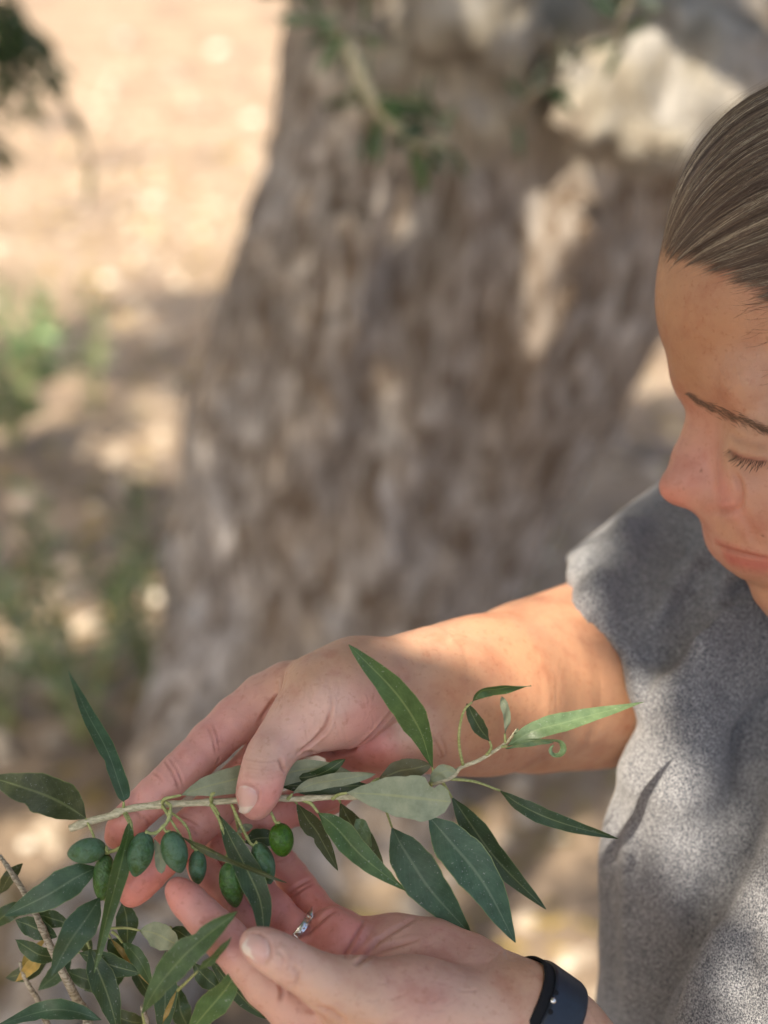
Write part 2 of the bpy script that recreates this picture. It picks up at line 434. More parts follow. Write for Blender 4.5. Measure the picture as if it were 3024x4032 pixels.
def olive_mat(name, base, bloom, amt, bumps):
    m, n, l, b = mat(name, .42, .4); tc = N(n, 'TexCoord')
    n1 = N(n, 'TexNoise', i_Scale=190.0, i_Detail=6.0, i_Roughness=.7, i_Distortion=.6); l.new(tc.outputs['Object'], n1.inputs['Vector'])
    r = ramp(n, l, n1.outputs[0], [(.5-.16*amt, (0, 0, 0)), (.66-.16*amt, (1, 1, 1))])
    f = N(n, 'Math', operation='MULTIPLY'); f.inputs[1].default_value = amt; l.new(r.outputs[0], f.inputs[0])
    n2 = N(n, 'TexNoise', i_Scale=420.0, i_Detail=4.0); l.new(tc.outputs['Object'], n2.inputs['Vector'])
    r2 = ramp(n, l, n2.outputs[0], [(.35, tuple(c*.65 for c in base)), (.6, base), (.8, tuple(c*1.5 for c in base))])
    c = mixc(n, l, f.outputs[0], r2.outputs[0], bloom); l.new(c, b.inputs['Base Color'])
    rr = N(n, 'MapRange'); rr.inputs['To Min'].default_value = .34; rr.inputs['To Max'].default_value = .66
    l.new(f.outputs[0], rr.inputs[0]); l.new(rr.outputs[0], b.inputs['Roughness'])
    v = N(n, 'TexVoronoi', i_Scale=900.0); l.new(tc.outputs['Object'], v.inputs['Vector'])
    p = bump(n, l, b, v.outputs['Distance'], bumps, .0005); bump(n, l, b, n2.outputs[0], bumps*.8, .0010, p)
    b.inputs['Subsurface Weight'].default_value = .1; b.inputs['Subsurface Scale'].default_value = .002
    return m
MO = {'b': olive_mat('olive_bloom', (.045, .12, .03), (.105, .20, .135), .72, .4),
      'g': olive_mat('olive_green', (.055, .14, .022), (.11, .20, .13), .35, .6),
      'v': olive_mat('olive_bright', (.045, .135, .008), (.09, .19, .03), .15, .6)}
def stem_mat(name, c0, c1):
    m, n, l, b = mat(name, .7, .3); tc = N(n, 'TexCoord')
    mp = N(n, 'Mapping'); mp.inputs['Scale'].default_value = (.35, 1, 1); l.new(tc.outputs['Object'], mp.inputs[0])
    n1 = N(n, 'TexNoise', i_Scale=900.0, i_Detail=4.0); l.new(mp.outputs[0], n1.inputs['Vector'])
    r = ramp(n, l, n1.outputs[0], [(.35, c0), (.62, c1)]); l.new(r.outputs[0], b.inputs['Base Color'])
    bump(n, l, b, n1.outputs[0], .25, .0004); return m
M_stem = stem_mat('stem_bark', (.42, .38, .24), (.70, .65, .46))
M_pet = stem_mat('stalk', (.30, .34, .12), (.46, .50, .22))
M_twig = stem_mat('twig_bark', (.18, .145, .10), (.46, .41, .32))
def plain(name, col, rough=.5, metal=0.0):
    m, n, l, b = mat(name, rough); tc = N(n, 'TexCoord'); ns = N(n, 'TexNoise', i_Scale=300.0, i_Detail=3.0)
    l.new(tc.outputs['Object'], ns.inputs['Vector'])
    r = ramp(n, l, ns.outputs[0], [(.3, tuple(c*.8 for c in col)), (.7, tuple(min(1, c*1.15) for c in col))])
    l.new(r.outputs[0], b.inputs['Base Color']); b.inputs['Metallic'].default_value = metal; return m
# ------------------------------------------------------------------ the woman
person = thing('person', 'woman in a grey t-shirt with slicked-back hair looking down at her hands', 'person', WP(2900, 3500, .95))
PINK, PALM, TAN, RED = (.64, .32, .28), (.60, .36, .295), (.54, .285, .165), (.64, .25, .215)
TANL = (.57, .34, .23)
HV = .00085
# ---- right hand and forearm (far hand, thumb over the stem)
lo = np.minimum(CP(330, 3700, .80), CP(2900, 2100, .80)); 
R = Vol((CP(360, 0, .69)[0], CP(0, 3640, .70)[1], -.90), (CP(2560, 0, .84)[0], CP(0, 2230, .80)[1], -.650), HV)
P = lambda u, v, d: CP(u, v, d)
def rr(r, d): return r*K*d
# forearm and wrist
R.chain([(1640, 2762, .728, 238), (1760, 2752, .735, 252), (1923, 2734, .757, 276), (2104, 2700, .792, 304), (2300, 2662, .820, 326), (2460, 2630, .836, 320), (2750, 2560, .872, 320)], k=.004, kj=.02, fl=1.35)
# palm: bones fanning to the knuckles
for pts in ([(1640, 2700, .728, 150), (1400, 2690, .716, 128), (1135, 2712, .712, 98)],
            [(1640, 2760, .730, 150), (1420, 2800, .724, 120), (1230, 2850, .718, 98)],
            [(1640, 2830, .732, 140), (1480, 2880, .728, 110), (1370, 2930, .722, 92)],
            [(1640, 2880, .733, 125), (1540, 2925, .728, 100), (1455, 2950, .722, 86)]):
    R.chain(pts, k=.010, kj=.008, fl=1.1)
base = R.copy()
res = []
def finger(base, pts, k=.005, kj=.0022, **kw):
    f = base.copy(); f.chain(pts, k=k, kj=kj, scale=1.055, **kw); return f
def pack(main, fs, k):
    for f in fs:
        a, b = main.F, f.F; hh = np.clip(.5+.5*(b-a)/k, 0, 1); main.F = b*(1-hh)+a*hh-k*hh*(1-hh)
        # identical parts would swell by k/4: take that back where both agree
        same = np.abs(a-b) < 1e-6; main.F[same] = a[same]
fR = [finger(base, [(460, 3296, .692, 46), (478, 3268, .691, 57), (513, 3228, .690, 66), (562, 3176, .690, 68), (610, 3133, .690, 72), (665, 3085, .692, 73), (712, 3044, .695, 79), (760, 2998, .697, 78), (830, 2925, .702, 82), (930, 2835, .707, 88), (1040, 2752, .712, 94), (1135, 2712, .713, 98)]),
      finger(base, [(520, 3520, .688, 50), (543, 3488, .688, 62), (583, 3440, .688, 68), (632, 3386, .689, 69), (672, 3344, .690, 71), (747, 3270, .692, 77), (790, 3232, .694, 75), (834, 3194, .697, 77), (930, 3093, .705, 80), (1060, 2960, .714, 86), (1230, 2850, .719, 95)]),
      finger(base, [(905, 3262, .708, 52), (960, 3238, .707, 62), (1040, 3212, .707, 66), (1120, 3192, .709, 66), (1190, 3172, .712, 70), (1290, 3110, .718, 72), (1400, 3010, .723, 80)]),
      finger(base, [(1150, 3190, .728, 50), (1230, 3175, .727, 58), (1300, 3140, .727, 60), (1390, 3060, .727, 66), (1455, 2960, .724, 80)])]
# thumb and thenar mound
th = base.copy()
th.chain([(1008, 3170, .6705, 58), (1012, 3138, .6695, 76), (1022, 3098, .669, 84), (1034, 3052, .670, 84), (1044, 3012, .672, 84), (1066, 2968, .676, 90), (1105, 2915, .682, 94), (1170, 2850, .688, 104)], k=.006, kj=.003)
th.chain([(1170, 2850, .688, 106), (1260, 2790, .693, 135), (1350, 2745, .700, 165), (1480, 2700, .710, 165)], k=.006, kj=.014)
th.chain([(1235, 2690, .702, 100), (1400, 2660, .712, 130), (1640, 2680, .724, 150)], k=.010, kj=.008)
main = base
hyp = base.copy(); hyp.chain([(1450, 2935, .714, 88), (1520, 2915, .713, 105), (1610, 2870, .718, 130)], k=.006, kj=.01)
pack(main, fR+[hyp], .0014); pack(main, [th], .0012)
log('R field'); V, Q = main.mesh(3); log('R mesh %d' % len(V))
RS = Skin(V, Q, PINK)
RS.shepard([(460, 3290, RED), (520, 3220, PINK), (640, 3080, PINK), (800, 2950, PINK), (530, 3490, RED), (640, 3370, RED), (840, 3180, PINK), (1000, 3150, PINK), (1040, 3010, (.66, .42, .34)), (1150, 2900, (.68, .43, .36)), (1300, 2780, (.68, .45, .38)), (1450, 2830, PINK), (1480, 2950, RED), (1230, 3150, RED), (1330, 3110, RED),
            (1200, 2640, TANL), (1400, 2580, TANL), (1650, 2600, TANL), (1600, 2850, (.64, .42, .33)), (1800, 2700, TAN), (1950, 2800, TAN), (2100, 2600, TAN), (2300, 2800, TAN)], 3.5)
RS.off *= 0
cv = RS.carve
cv([(1117, 2650), (1105, 2720), (1065, 2780), (1022, 2838)], .0013, .0011, red=.35)
cv([(1198, 2962), (1270, 2966), (1340, 2960), (1415, 2929), (1470, 2886), (1538, 2812)], .0022, .0014, red=.5)
cv([(1170, 2965), (1220, 2930), (1260, 2890), (1285, 2855), (1302, 2790)], .0014, .0010, red=.45)
cv([(1262, 2900), (1290, 2868), (1305, 2810), (1308, 2740)], .0006, .0007, red=.25)
cv([(1104, 2992), (1112, 3022), (1122, 3034)], .0014, .0010, red=.35)
for dy, dep in ((0, .0006), (14, .0007), (30, .0005), (46, .0003), (-16, .0003)):
    cv([(955, 3000+dy), (1000, 3012+dy), (1060, 3016+dy), (1105, 3008+dy)], dep, .0007, red=.16)
for x0, y0, x1, y1, dd in ((600, 3040, 640, 3080, .0004), (650, 2995, 706, 3105, .0009), (668, 2985, 722, 3090, .0006), (500, 3180, 560, 3225, .0006), (556, 3210, 592, 3252, .0006), (820, 2862, 850, 2965, .0006), (835, 2850, 862, 2940, .0004), (850, 3010, 862, 2985, .0012),
        (690, 3205, 790, 3255, .0007), (700, 3225, 780, 3290, .0008), (715, 3215, 770, 3240, .0005), (600, 3330, 650, 3400, .0005), (1690, 2880, 1745, 2990, .0008), (1660, 2960, 1690, 3000, .0006), (1735, 2900, 1760, 2980, .0004)):
    cv([(x0, y0), ((x0+x1)/2+4, (y0+y1)/2-4), (x1, y1)], dd*.75, .00055, red=.32)
for i in range(30):      # fine lines over the thenar mound and the web
    x = rnd.uniform(1180, 1480); y = rnd.uniform(2660, 2880); a = rnd.uniform(1.2, 1.9); L = rnd.uniform(30, 90)
    cv([(x, y), (x-math.cos(a)*L*.5+6, y+math.sin(a)*L*.5), (x-math.cos(a)*L, y+math.sin(a)*L)], rnd.uniform(.00012, .0003), .0005, red=.06)
for i in range(14):
    x = rnd.uniform(960, 1110); y = rnd.uniform(2640, 2800); a = rnd.uniform(.3, 1.3); L = rnd.uniform(20, 60)
    cv([(x, y), (x+math.cos(a)*L*.5+4, y-math.sin(a)*L*.5), (x+math.cos(a)*L, y-math.sin(a)*L)], .00025, .0005, red=.12)
RS.paint([(1095, 3095), (1075, 3150)], .006, (.78, .34, .30), .7)
RS.paint([(420, 3300), (440, 3330)], .008, (.75, .32, .28), .6)
RS.paint([(500, 3540), (560, 3560)], .010, (.76, .30, .25), .6)
cv([(940, 3086), (929, 3118), (926, 3150), (932, 3186)], .0005, .0006, red=.3); cv([(942, 3086), (978, 3086), (1012, 3104), (1019, 3135), (1010, 3170)], .0006, .0006, red=.35)
def nail(skin, pts, nrow, name, parent, ncol=14, lift=.00045, tip=.0012):
    """pts: left edge and right edge polylines in photo pixels from the cuticle to the free edge, laid on the finger"""
    L = spline(pts[0], nrow); Rr = spline(pts[1], nrow); V = []; UV = []; last = None
    for i in range(nrow):
        for j in range(ncol):
            t = j/(ncol-1); p = L[i]*(1-t)+Rr[i]*t
            # rounded cuticle and free edge
            s_ = i/(nrow-1); bow = (4*t*(1-t)); ax = (L[-1]+Rr[-1]-L[0]-Rr[0])/2
            p = p+ax*(.10*(bow-.6)*(s_*2-1) if s_ > .5 else -.13*(bow-.6)*(1-2*s_))
            h, nn = skin.hit(*p)
            if h is None: h, nn = last
            last = (h, nn); sgn = 1 if nn[2] > 0 else -1
            edge = min(1, 6*t, 6*(1-t)); 
            V.append(h+nn*(lift*(.15+.85*edge)*min(1, .35+4*s_)+.0003*bow)); UV.append((t, s_))
    V = np.array(V); Vn = V.reshape(nrow, ncol, 3).copy()
    for it in range(3):
        Vn[1:-1, 1:-1] = (Vn[1:-1, 1:-1]*2+Vn[:-2, 1:-1]+Vn[2:, 1:-1]+Vn[1:-1, :-2]+Vn[1:-1, 2:])/6
    ext = Vn[-1]+(Vn[-1]-Vn[-2])*.8+(Vn[-1]-Vn[-3])*0.0; dn = np.array([0, 0, -.0005])
    G = np.concatenate([Vn, ext[None], (ext+dn)[None]], 0); nr = nrow+2
    UV += [(j/(ncol-1), 1.05) for j in range(ncol)]*2
    F = [(i*ncol+j, (i+1)*ncol+j, (i+1)*ncol+j+1, i*ncol+j+1) for i in range(nr-1) for j in range(ncol-1)]
    return obj(name, c2w(G.reshape(-1, 3)), F, M_nail, parent, uv=UV)
RSn = Skin.__new__(Skin); RSn.bvh = RS.bvh
nail(RS, ([(942, 3092), (936, 3120), (930, 3150), (934, 3182)], [(1008, 3108), (1014, 3132), (1008, 3162), (985, 3196)]), 14, 'fingernail', person)
RS.done()
# ---- left hand (near hand, palm up)
Lh = Vol((CP(600, 0, .70)[0], CP(0, 4620, .66)[1], -.735), (CP(2560, 0, .70)[0], CP(0, 3230, .70)[1], -.575), HV)
Lh.chain([(1640, 4030, .668, 150), (1900, 4040, .664, 195), (2060, 4020, .664, 188), (2200, 4115, .667, 186), (2400, 4330, .676, 215), (2620, 4600, .69, 250)], k=.004, kj=.014, fl=1.2)
for pts in ([(2060, 3975, .662, 130), (1650, 4000, .655, 130), (1190, 3990, .652, 108)],
            [(2060, 3965, .668, 125), (1650, 3900, .672, 120), (1290, 3860, .672, 96)],
            [(2060, 3955, .673, 125), (1680, 3830, .682, 112), (1350, 3760, .682, 90)],
            [(2050, 3950, .676, 118), (1960, 3880, .681, 110), (1840, 3800, .684, 106), (1700, 3742, .686, 106), (1560, 3718, .688, 100), (1440, 3712, .688, 94)]):
    Lh.chain(pts, k=.010, kj=.008)
base = Lh.copy()
fL = [finger(base, [(699, 3503, .664, 46), (716, 3522, .663, 57), (745, 3552, .661, 66), (800, 3610, .658, 70), (850, 3662, .656, 76), (890, 3700, .654, 80), (960, 3775, .652, 82), (1051, 3875, .650, 88), (1190, 3990, .652, 104)]),
      finger(base, [(778, 3390, .694, 46), (800, 3420, .692, 56), (840, 3480, .688, 63), (880, 3545, .684, 66), (940, 3640, .678, 70), (990, 3705, .674, 72), (1110, 3790, .670, 76), (1290, 3860, .673, 92)]),
      finger(base, [(846, 3290, .712, 44), (866, 3318, .710, 54), (905, 3370, .705, 60), (950, 3430, .700, 61), (1010, 3505, .692, 66), (1080, 3585, .684, 70), (1150, 3655, .680, 68), (1230, 3720, .679, 72), (1340, 3750, .682, 84)]),
      finger(base, [(1098, 3378, .712, 46), (1114, 3400, .711, 56), (1150, 3450, .708, 60), (1182, 3497, .703, 63), (1222, 3555, .698, 66), (1262, 3612, .692, 70), (1330, 3672, .684, 96)])]
pads = base.copy()
pads.chain([(1308, 3665, .678, 92), (1340, 3692, .675, 98)], k=.004); pads.chain([(1470, 3790, .677, 120), (1620, 3830, .676, 140), (1800, 3890, .672, 140)], k=.012); pads.chain([(1262, 3755, .672, 62), (1300, 3790, .670, 80)], k=.006)
th = base.copy()
th.chain([(1000, 3712, .630, 56), (1026, 3726, .629, 70), (1062, 3744, .628, 79), (1110, 3770, .627, 83), (1150, 3795, .627, 85), (1205, 3826, .628, 90), (1270, 3862, .630, 102), (1400, 3925, .636, 140)], k=.006, kj=.003)
th.chain([(1400, 3925, .636, 140), (1620, 3985, .644, 190), (1950, 4030, .655, 180)], k=.008, kj=.014)
main = base; pack(main, fL+[pads], .0014); pack(main, [th], .0014)
log('L field'); V, Q = main.mesh(3); log('L mesh %d' % len(V))
LS = Skin(V, Q, PINK)
LS.shepard([(690, 3500, RED), (780, 3580, PINK), (900, 3700, PINK), (1000, 3850, (.66, .40, .31)), (1000, 3700, (.68, .42, .36)), (1100, 3790, (.66, .43, .35)), (1250, 3880, (.64, .42, .32)), (1450, 3960, (.63, .42, .32)), (1400, 4020, TANL), (1350, 3660, RED), (1300, 3620, RED), (1120, 3400, PINK), (1200, 3520, RED), (1130, 3610, RED), (1550, 3700, PALM), (1600, 3900, PALM), (1800, 3800, PALM), (1900, 4000, (.66, .43, .33)), (2080, 3900, TANL), (2300, 4010, TANL)], 3.5)
cv = LS.carve
cv([(1437, 3621), (1412, 3668), (1374, 3734), (1354, 3772)], .0010, .0008, red=.5)
cv([(1494, 3700), (1441, 3763), (1404, 3797)], .0008, .0010, red=.25)
cv([(1404, 3797), (1480, 3752), (1540, 3728), (1640, 3700)], .0012, .0012, red=.32)
cv([(1640, 3612), (1560, 3660), (1494, 3705), (1450, 3760)], .0010, .0013, red=.22)
cv([(1480, 3640), (1440, 3700), (1380, 3775)], .0004, .0008, red=.12)
cv([(1810, 3740), (1830, 3800), (1830, 3870), (1805, 3920)], .0002, .0012, red=.05)
cv([(1215, 3650), (1232, 3640), (1250, 3630)], .0010, .0011, red=.35)
cv([(1175, 3690), (1225, 3660), (1290, 3600), (1325, 3582)], .0012, .0012, red=.35)
cv([(1130, 3520), (1180, 3485), (1222, 3462)], .0010, .0009, red=.3)
cv([(1142, 3535), (1190, 3500), (1230, 3476)], .0006, .0008, red=.25)
cv([(1080, 3395), (1100, 3390), (1130, 3380)], .0004, .0008, red=.2)
cv([(1104, 3875), (1112, 3910), (1102, 3945)], .0010, .0011, red=.45)
cv([(790, 3645), (815, 3620), (850, 3600)], .0008, .0009, red=.3); cv([(805, 3655), (830, 3630), (862, 3612)], .0004, .0008, red=.2)
cv([(1150, 3800), (1172, 3830), (1168, 3870), (1150, 3895)], .0006, .0009, red=.2)
cv([(1190, 3815), (1180, 3850), (1160, 3878)], .0005, .0008, red=.18); cv([(1130, 3870), (1160, 3868), (1200, 3878)], .0004, .0007, red=.15)
cv([(1085, 3740), (1120, 3770), (1105, 3820)], .0003, .0008, red=.1)
cv([(1240, 3960), (1300, 3980), (1360, 4025)], .0009, .0014, red=.3); cv([(1200, 3970), (1260, 3990), (1290, 4028)], .0007, .0012, red=.25)
for i in range(40):
    x = rnd.uniform(1440, 1950); y = rnd.uniform(3720, 3990); a = rnd.uniform(-.2, 1.5); L = rnd.uniform(25, 90)
    cv([(x, y), (x+math.cos(a)*L*.5, y-math.sin(a)*L*.5+5), (x+math.cos(a)*L, y-math.sin(a)*L)], rnd.uniform(.0001, .00028), .0006, red=.05)
cv([(1054, 3694), (1066, 3735), (1062, 3772), (1042, 3802)], .0006, .0006, red=.35); cv([(1052, 3694), (1020, 3678), (984, 3676)], .0005, .0006, red=.3)
LS.paint([(670, 3490), (690, 3510)], .008, (.76, .33, .28), .7)
LS.paint([(1290, 3640), (1350, 3700)], .010, (.74, .36, .32), .6)
nail(LS, ([(1052, 3700), (1020, 3684), (985, 3682), (955, 3712)], [(1058, 3768), (1040, 3795), (1015, 3795), (985, 3772)]), 14, 'fingernail', person)
LS.done()
# ---- head (built in its own plane, at right angles to the sight line)
DH = .735; HC = CP(2922, 1500, DH); en = -HC/np.linalg.norm(HC); ex = np.array([1., 0, 0]); ex = nrm(ex-en*np.dot(ex, en)); ed = -np.cross(en, ex)
sH = K*np.linalg.norm(HC)*float(1/np.linalg.norm(HC)*DH); su = sH*math.cos(math.atan2(abs(HC[0]), DH))
if ed[1] > 0: ed = -ed
def HP(u, v, n=0.0): return HC+(u-2900)*su*ex+(v-1500)*sH*ed+n*sH*en
HD = Vol((CP(2480, 0, .735)[0], CP(0, 2760, .76)[1], -.90), (CP(4150, 0, .74)[0], CP(0, 180, .80)[1], -.60), .0015)
def hc(a, b, ra, rb, k=.006, sub=False, both=True):
    HD.cone(HP(*a), HP(*b), ra*sH, rb*sH, k, sub=sub)
    if both and (len(a) > 2 and a[2] or len(b) > 2 and b[2]):
        HD.cone(HP(a[0], a[1], -(a[2] if len(a) > 2 else 0)), HP(b[0], b[1], -(b[2] if len(b) > 2 else 0)), ra*sH, rb*sH, k, sub=sub)
def he(c, r, ang=0.0, k=.006, sub=False):
    c2, s2 = math.cos(math.radians(ang)), math.sin(math.radians(ang)); A = [c2*ex+s2*ed, -s2*ex+c2*ed, en]
    for sg in ((1, -1) if c[2] else (1,)):
        HD.ell(HP(c[0], c[1], c[2]*sg), np.array(r)*sH, A, k, sub)
he((3262, 1010, 0), (664, 664, 535), k=.001)                      # cranium
he((2935, 1230, 0), (353, 350, 400), k=.02)                       # frontal bone
hc((2830, 1452, 60), (2930, 1500, 280), 178, 130, .012)            # brow ridge
hc((2840, 1470, 0), (2840, 1440, 0), 178, 170, .012)
he((3130, 1850, 0), (330, 540, 400), -14, .014)                    # face mass
he((3060, 1850, 290), (190, 210, 120), 0, .02)                    # cheek
hc((2788, 1600, 0), (2750, 1700, 0), 70, 62, .008)                 # bridge
hc((2750, 1700, 0), (2703, 1800, 0), 62, 64, .006)
hc((2703, 1800, 0), (2645, 1916, 0), 62, 56, .006)                 # to the tip
hc((2840, 1660, 26), (2780, 1860, 40), 80, 84, .014)
he((2700, 1932, 16), (92, 54, 52), 8, .008)
he((2832, 1942, 104), (78, 68, 56), 6, .008)
he((2765, 1915, 58), (112, 66, 56), 6, .010)                        # nostril wing
he((2790, 1965, 40), (75, 34, 40), 5, .008)
hc((2905, 2010, 0), (2920, 2120, 0), 130, 118, .012)               # upper lip ground
hc((2960, 2030, 110), (2990, 2130, 130), 130, 120, .02)
hc((2862, 2112, 0), (2920, 2135, 75), 60, 54, .010)                # upper lip
hc((2920, 2135, 75), (3030, 2180, 160), 54, 26, .010)
hc((2902, 2198, 0), (2940, 2214, 70), 54, 52, .003)                # lower lip
hc((2940, 2214, 70), (3045, 2232, 150), 52, 26, .003)
hc((3068, 2312, 0), (3130, 2388, 0), 112, 104, .007)                # chin
hc((3140, 2360, 50), (3560, 2040, 400), 100, 100, .008)             # jaw
he((3000, 1790, 215), (112, 105, 100), 0, .010)                    # closed eye
hc((3460, 2330, 0), (3660, 2700, 0), 240, 330, .012)                # neck root
# lines pressed in
hc((2812, 2150, 5), (2890, 2178, 100), 5, 6, .003, sub=True)
hc((2890, 2176, 100), (3050, 2200, 185), 6, 4, .004, sub=True)
he((2775, 1985, 50), (40, 16, 20), 10, .003, True)
V, Q = HD.mesh(3); log('head %d' % len(V))
HS = Skin(V, Q, (.52, .30, .20))
FT = (.44, .235, .135)
HS.shepard([(2640, 1100, FT), (2800, 1300, (0.458, 0.238, 0.136)), (2700, 1450, FT), (2900, 1450, (0.475, 0.254, 0.160)), (3000, 1500, (0.510, 0.287, 0.192)), (2720, 1700, (0.528, 0.271, 0.192)), (2650, 1850, (0.528, 0.271, 0.208)), (2620, 1950, (0.581, 0.246, 0.192)), (2750, 1850, (0.581, 0.295, 0.240)), (2850, 1960, (0.616, 0.279, 0.232)), (2900, 1750, (0.493, 0.279, 0.176)), (3000, 1780, (0.475, 0.262, 0.168)), (3000, 1950, (0.510, 0.271, 0.192)), (2850, 2080, (0.510, 0.279, 0.184)), (3000, 2350, (0.510, 0.279, 0.176)), (2790, 2060, (0.528, 0.287, 0.208))], 3.5)
HS.carve([(2822, 2148), (2860, 2161), (2900, 2172), (2960, 2186), (3024, 2198)], .0011, .0011, lip=.5, red=.6)
HS.paint([(2820, 2130), (2870, 2150), (2950, 2176), (3020, 2196)], .0020, (.46, .16, .12), .7)
HS.paint([(2870, 2196), (2920, 2214), (2980, 2224), (3020, 2226)], .0055, (.48, .15, .12), .9)
HS.carve([(2890, 1856), (2910, 1900), (2918, 1955), (2906, 1998), (2866, 2014), (2800, 2010)], .0016, .0018, red=.22)
HS.carve([(2912, 1990), (2950, 2070), (2990, 2150)], .0009, .003, red=.06)
HS.carve([(2868, 1700), (2920, 1730), (2975, 1745), (3022, 1752)], .0006, .0016, red=.12)
HS.carve([(2876, 1772), (2905, 1795), (2950, 1806), (3000, 1811), (3023, 1812)], .0010, .0010, lip=.4, red=.75)
HS.carve([(2905, 1800), (2950, 1860), (3022, 1890)], .0005, .004, red=.05)
for u, v in ((3003, 2108), (2703, 1789), (2640, 1812), (2760, 1850), (2690, 1925)):
    HS.paint([(u, v), (u+1, v+1)], .0007 if u > 3000 else .0005, (.22, .10, .07), .9)
# scalp: soft change from skin to hair roots
hcx = np.array((3262, 1004, 0.)); hr = np.array([672, 672, 545.])
Bd = nrm(np.array([.97, -.25, 0])); E1 = nrm(np.array([-.25, -.97, 0])); E2 = np.array([0, 0, 1.])      # px frame: u, v(down), n
ks = np.radians([0, 30, 50, 65, 80, 100, 120, 150, 180]); kv = np.radians([157.5, 157.5, 156, 153, 144, 126, 112, 94, 82])
def hl(psi): return float(np.interp(min(abs(psi), math.pi), ks, kv))
rel = HS.V-HC; q_ = np.stack([rel@ex/su+2900-hcx[0], rel@ed/sH+1500-hcx[1], rel@en/sH], 1); qd = nrm(q_)
phi_ = np.arccos(np.clip(qd@Bd, -1, 1)); psi_ = np.arctan2(qd@E2, qd@E1)
hlv = np.interp(np.abs(psi_), ks, kv); nzv = np.array([noise.noise(Vector((a*16, b*3, 1)))+.6*noise.noise(Vector((a*48, b*5, 3))) for a, b in zip(psi_, phi_)])
f_ = np.clip((hlv+.05+.05*nzv-phi_)/.17, 0, 1); f_ = (f_*f_*(3-2*f_)*.85)[:, None]
HS.col = HS.col*(1-f_)+np.array((.13, .088, .066))*f_
eye = [HS.hit(u, v)[0] for u, v in ((2905, 1795), (2950, 1806), (3000, 1811), (3023, 1812))]
HS.done()
# ---- torso and neck under the shirt (coarse, hidden but closed)
TB = Vol((CP(2350, 0, .8)[0], CP(0, 5200, .8)[1], -1.25), (CP(4400, 0, .9)[0], CP(0, 2000, .9)[1], -.62), .005)
TB.cone(CP(3480, 2500, .86), CP(3650, 2950, .93), .050, .055, .02); 
TB.cone(CP(3450, 3100, .97), CP(3350, 4700, .98), .115, .13, .03, 1.1)
TB.cone(CP(3050, 2400, 1.03), CP(2700, 2570, .95), .050, .040, .02)
V, Q = TB.mesh(2); TBV, TBQ = V, Q
allV = []; allQ = []; cols = []; crs = []; o = 0
for V, Q, c, cr in ((RS.V, RS.Q, RS.col, RS.crease), (LS.V, LS.Q, LS.col, LS.crease), (HS.V, HS.Q, HS.col, HS.crease), (TBV, TBQ, np.tile(TAN, (len(TBV), 1)), np.zeros(len(TBV)))):
    allV.append(V); allQ.append(Q+o); cols.append(c); crs.append(cr); o += len(V)
obj('body', c2w(np.vstack(allV)), np.vstack(allQ), M_skin, person, attrs={'col': np.vstack(cols), 'crease': np.concatenate(crs)})
log('body')
# ---- T-shirt
SH = Vol((CP(2200, 0, .86)[0], CP(0, 4700, .8)[1], -1.2), (CP(4300, 0, .9)[0], CP(0, 1750, .9)[1], -.60), .0028)
def sc(a, b, k=.02, fl=1.0, sub=False): SH.cone(CP(*a[:3]), CP(*b[:3]), a[3]*K*a[2], b[3]*K*b[2], k, fl, sub=sub)
sa, sb = CP(3080, 2335, .90), CP(2440, 2662, .842); sdv = nrm(sb-sa)
SH.cone(sa, sb+sdv*.10, .105, .0575, .02, 1.08); h0, h1 = CP(2278, 2290, .83), CP(2508, 2754, .83); nl = nrm(np.cross(h0, h1-h0)); nl = nl if nl[0] < 0 else -nl; SH.cut(h0, nrm(.93*nl+.07*sdv))                 # far sleeve, cut off at the hem
SH.cone(sa+(sb-sa)*.45, sb+sdv*.12, .060, .0530, .003, 1.06, sub=True)             # its opening
sc((3560, 3000, .95, 900), (3440, 4500, .93, 1120), .03, 1.25)                 # body
sc((3500, 2900, .92, 560), (3300, 3700, .86, 640), .04)                         # front
for a, b in (((2705, 2815, .772, 150), (2682, 3060, .780, 212)), ((2682, 3060, .780, 212), (2712, 3320, .80, 308)), ((2712, 3320, .80, 308), (2660, 3700, .825, 292)), ((2710, 2810, .775, 146), (3065, 2410, .805, 168)), ((2660, 3700, .825, 292), (2650, 4300, .84, 340)),
             ((2930, 2740, .83, 240), (3120, 3200, .80, 330)), ((3180, 2700, .83, 330), (3300, 3250, .80, 420)), ((2980, 2900, .86, 330), (3000, 3400, .86, 380)), ((3060, 2500, .88, 200), (3300, 2900, .88, 330))): sc(a, b, .009)
sc((3030, 2150, .96, 380), (2700, 2200, .935, 250), .03)                          # far shoulder
sc((2690, 2670, .868, 108), (2945, 2250, .885, 112), .006)                         # fold under the arm
sc((3564, 3442, .76, 600), (3194, 4284, .74, 600), .006)                          # near sleeve
sc((3564, 3442, .76, 600), (3900, 2800, .80, 560), .02)
V, Q = SH.mesh(2); log('shirt %d' % len(V))
SS = Skin(V, Q, (1, 1, 1)); cv = SS.carve
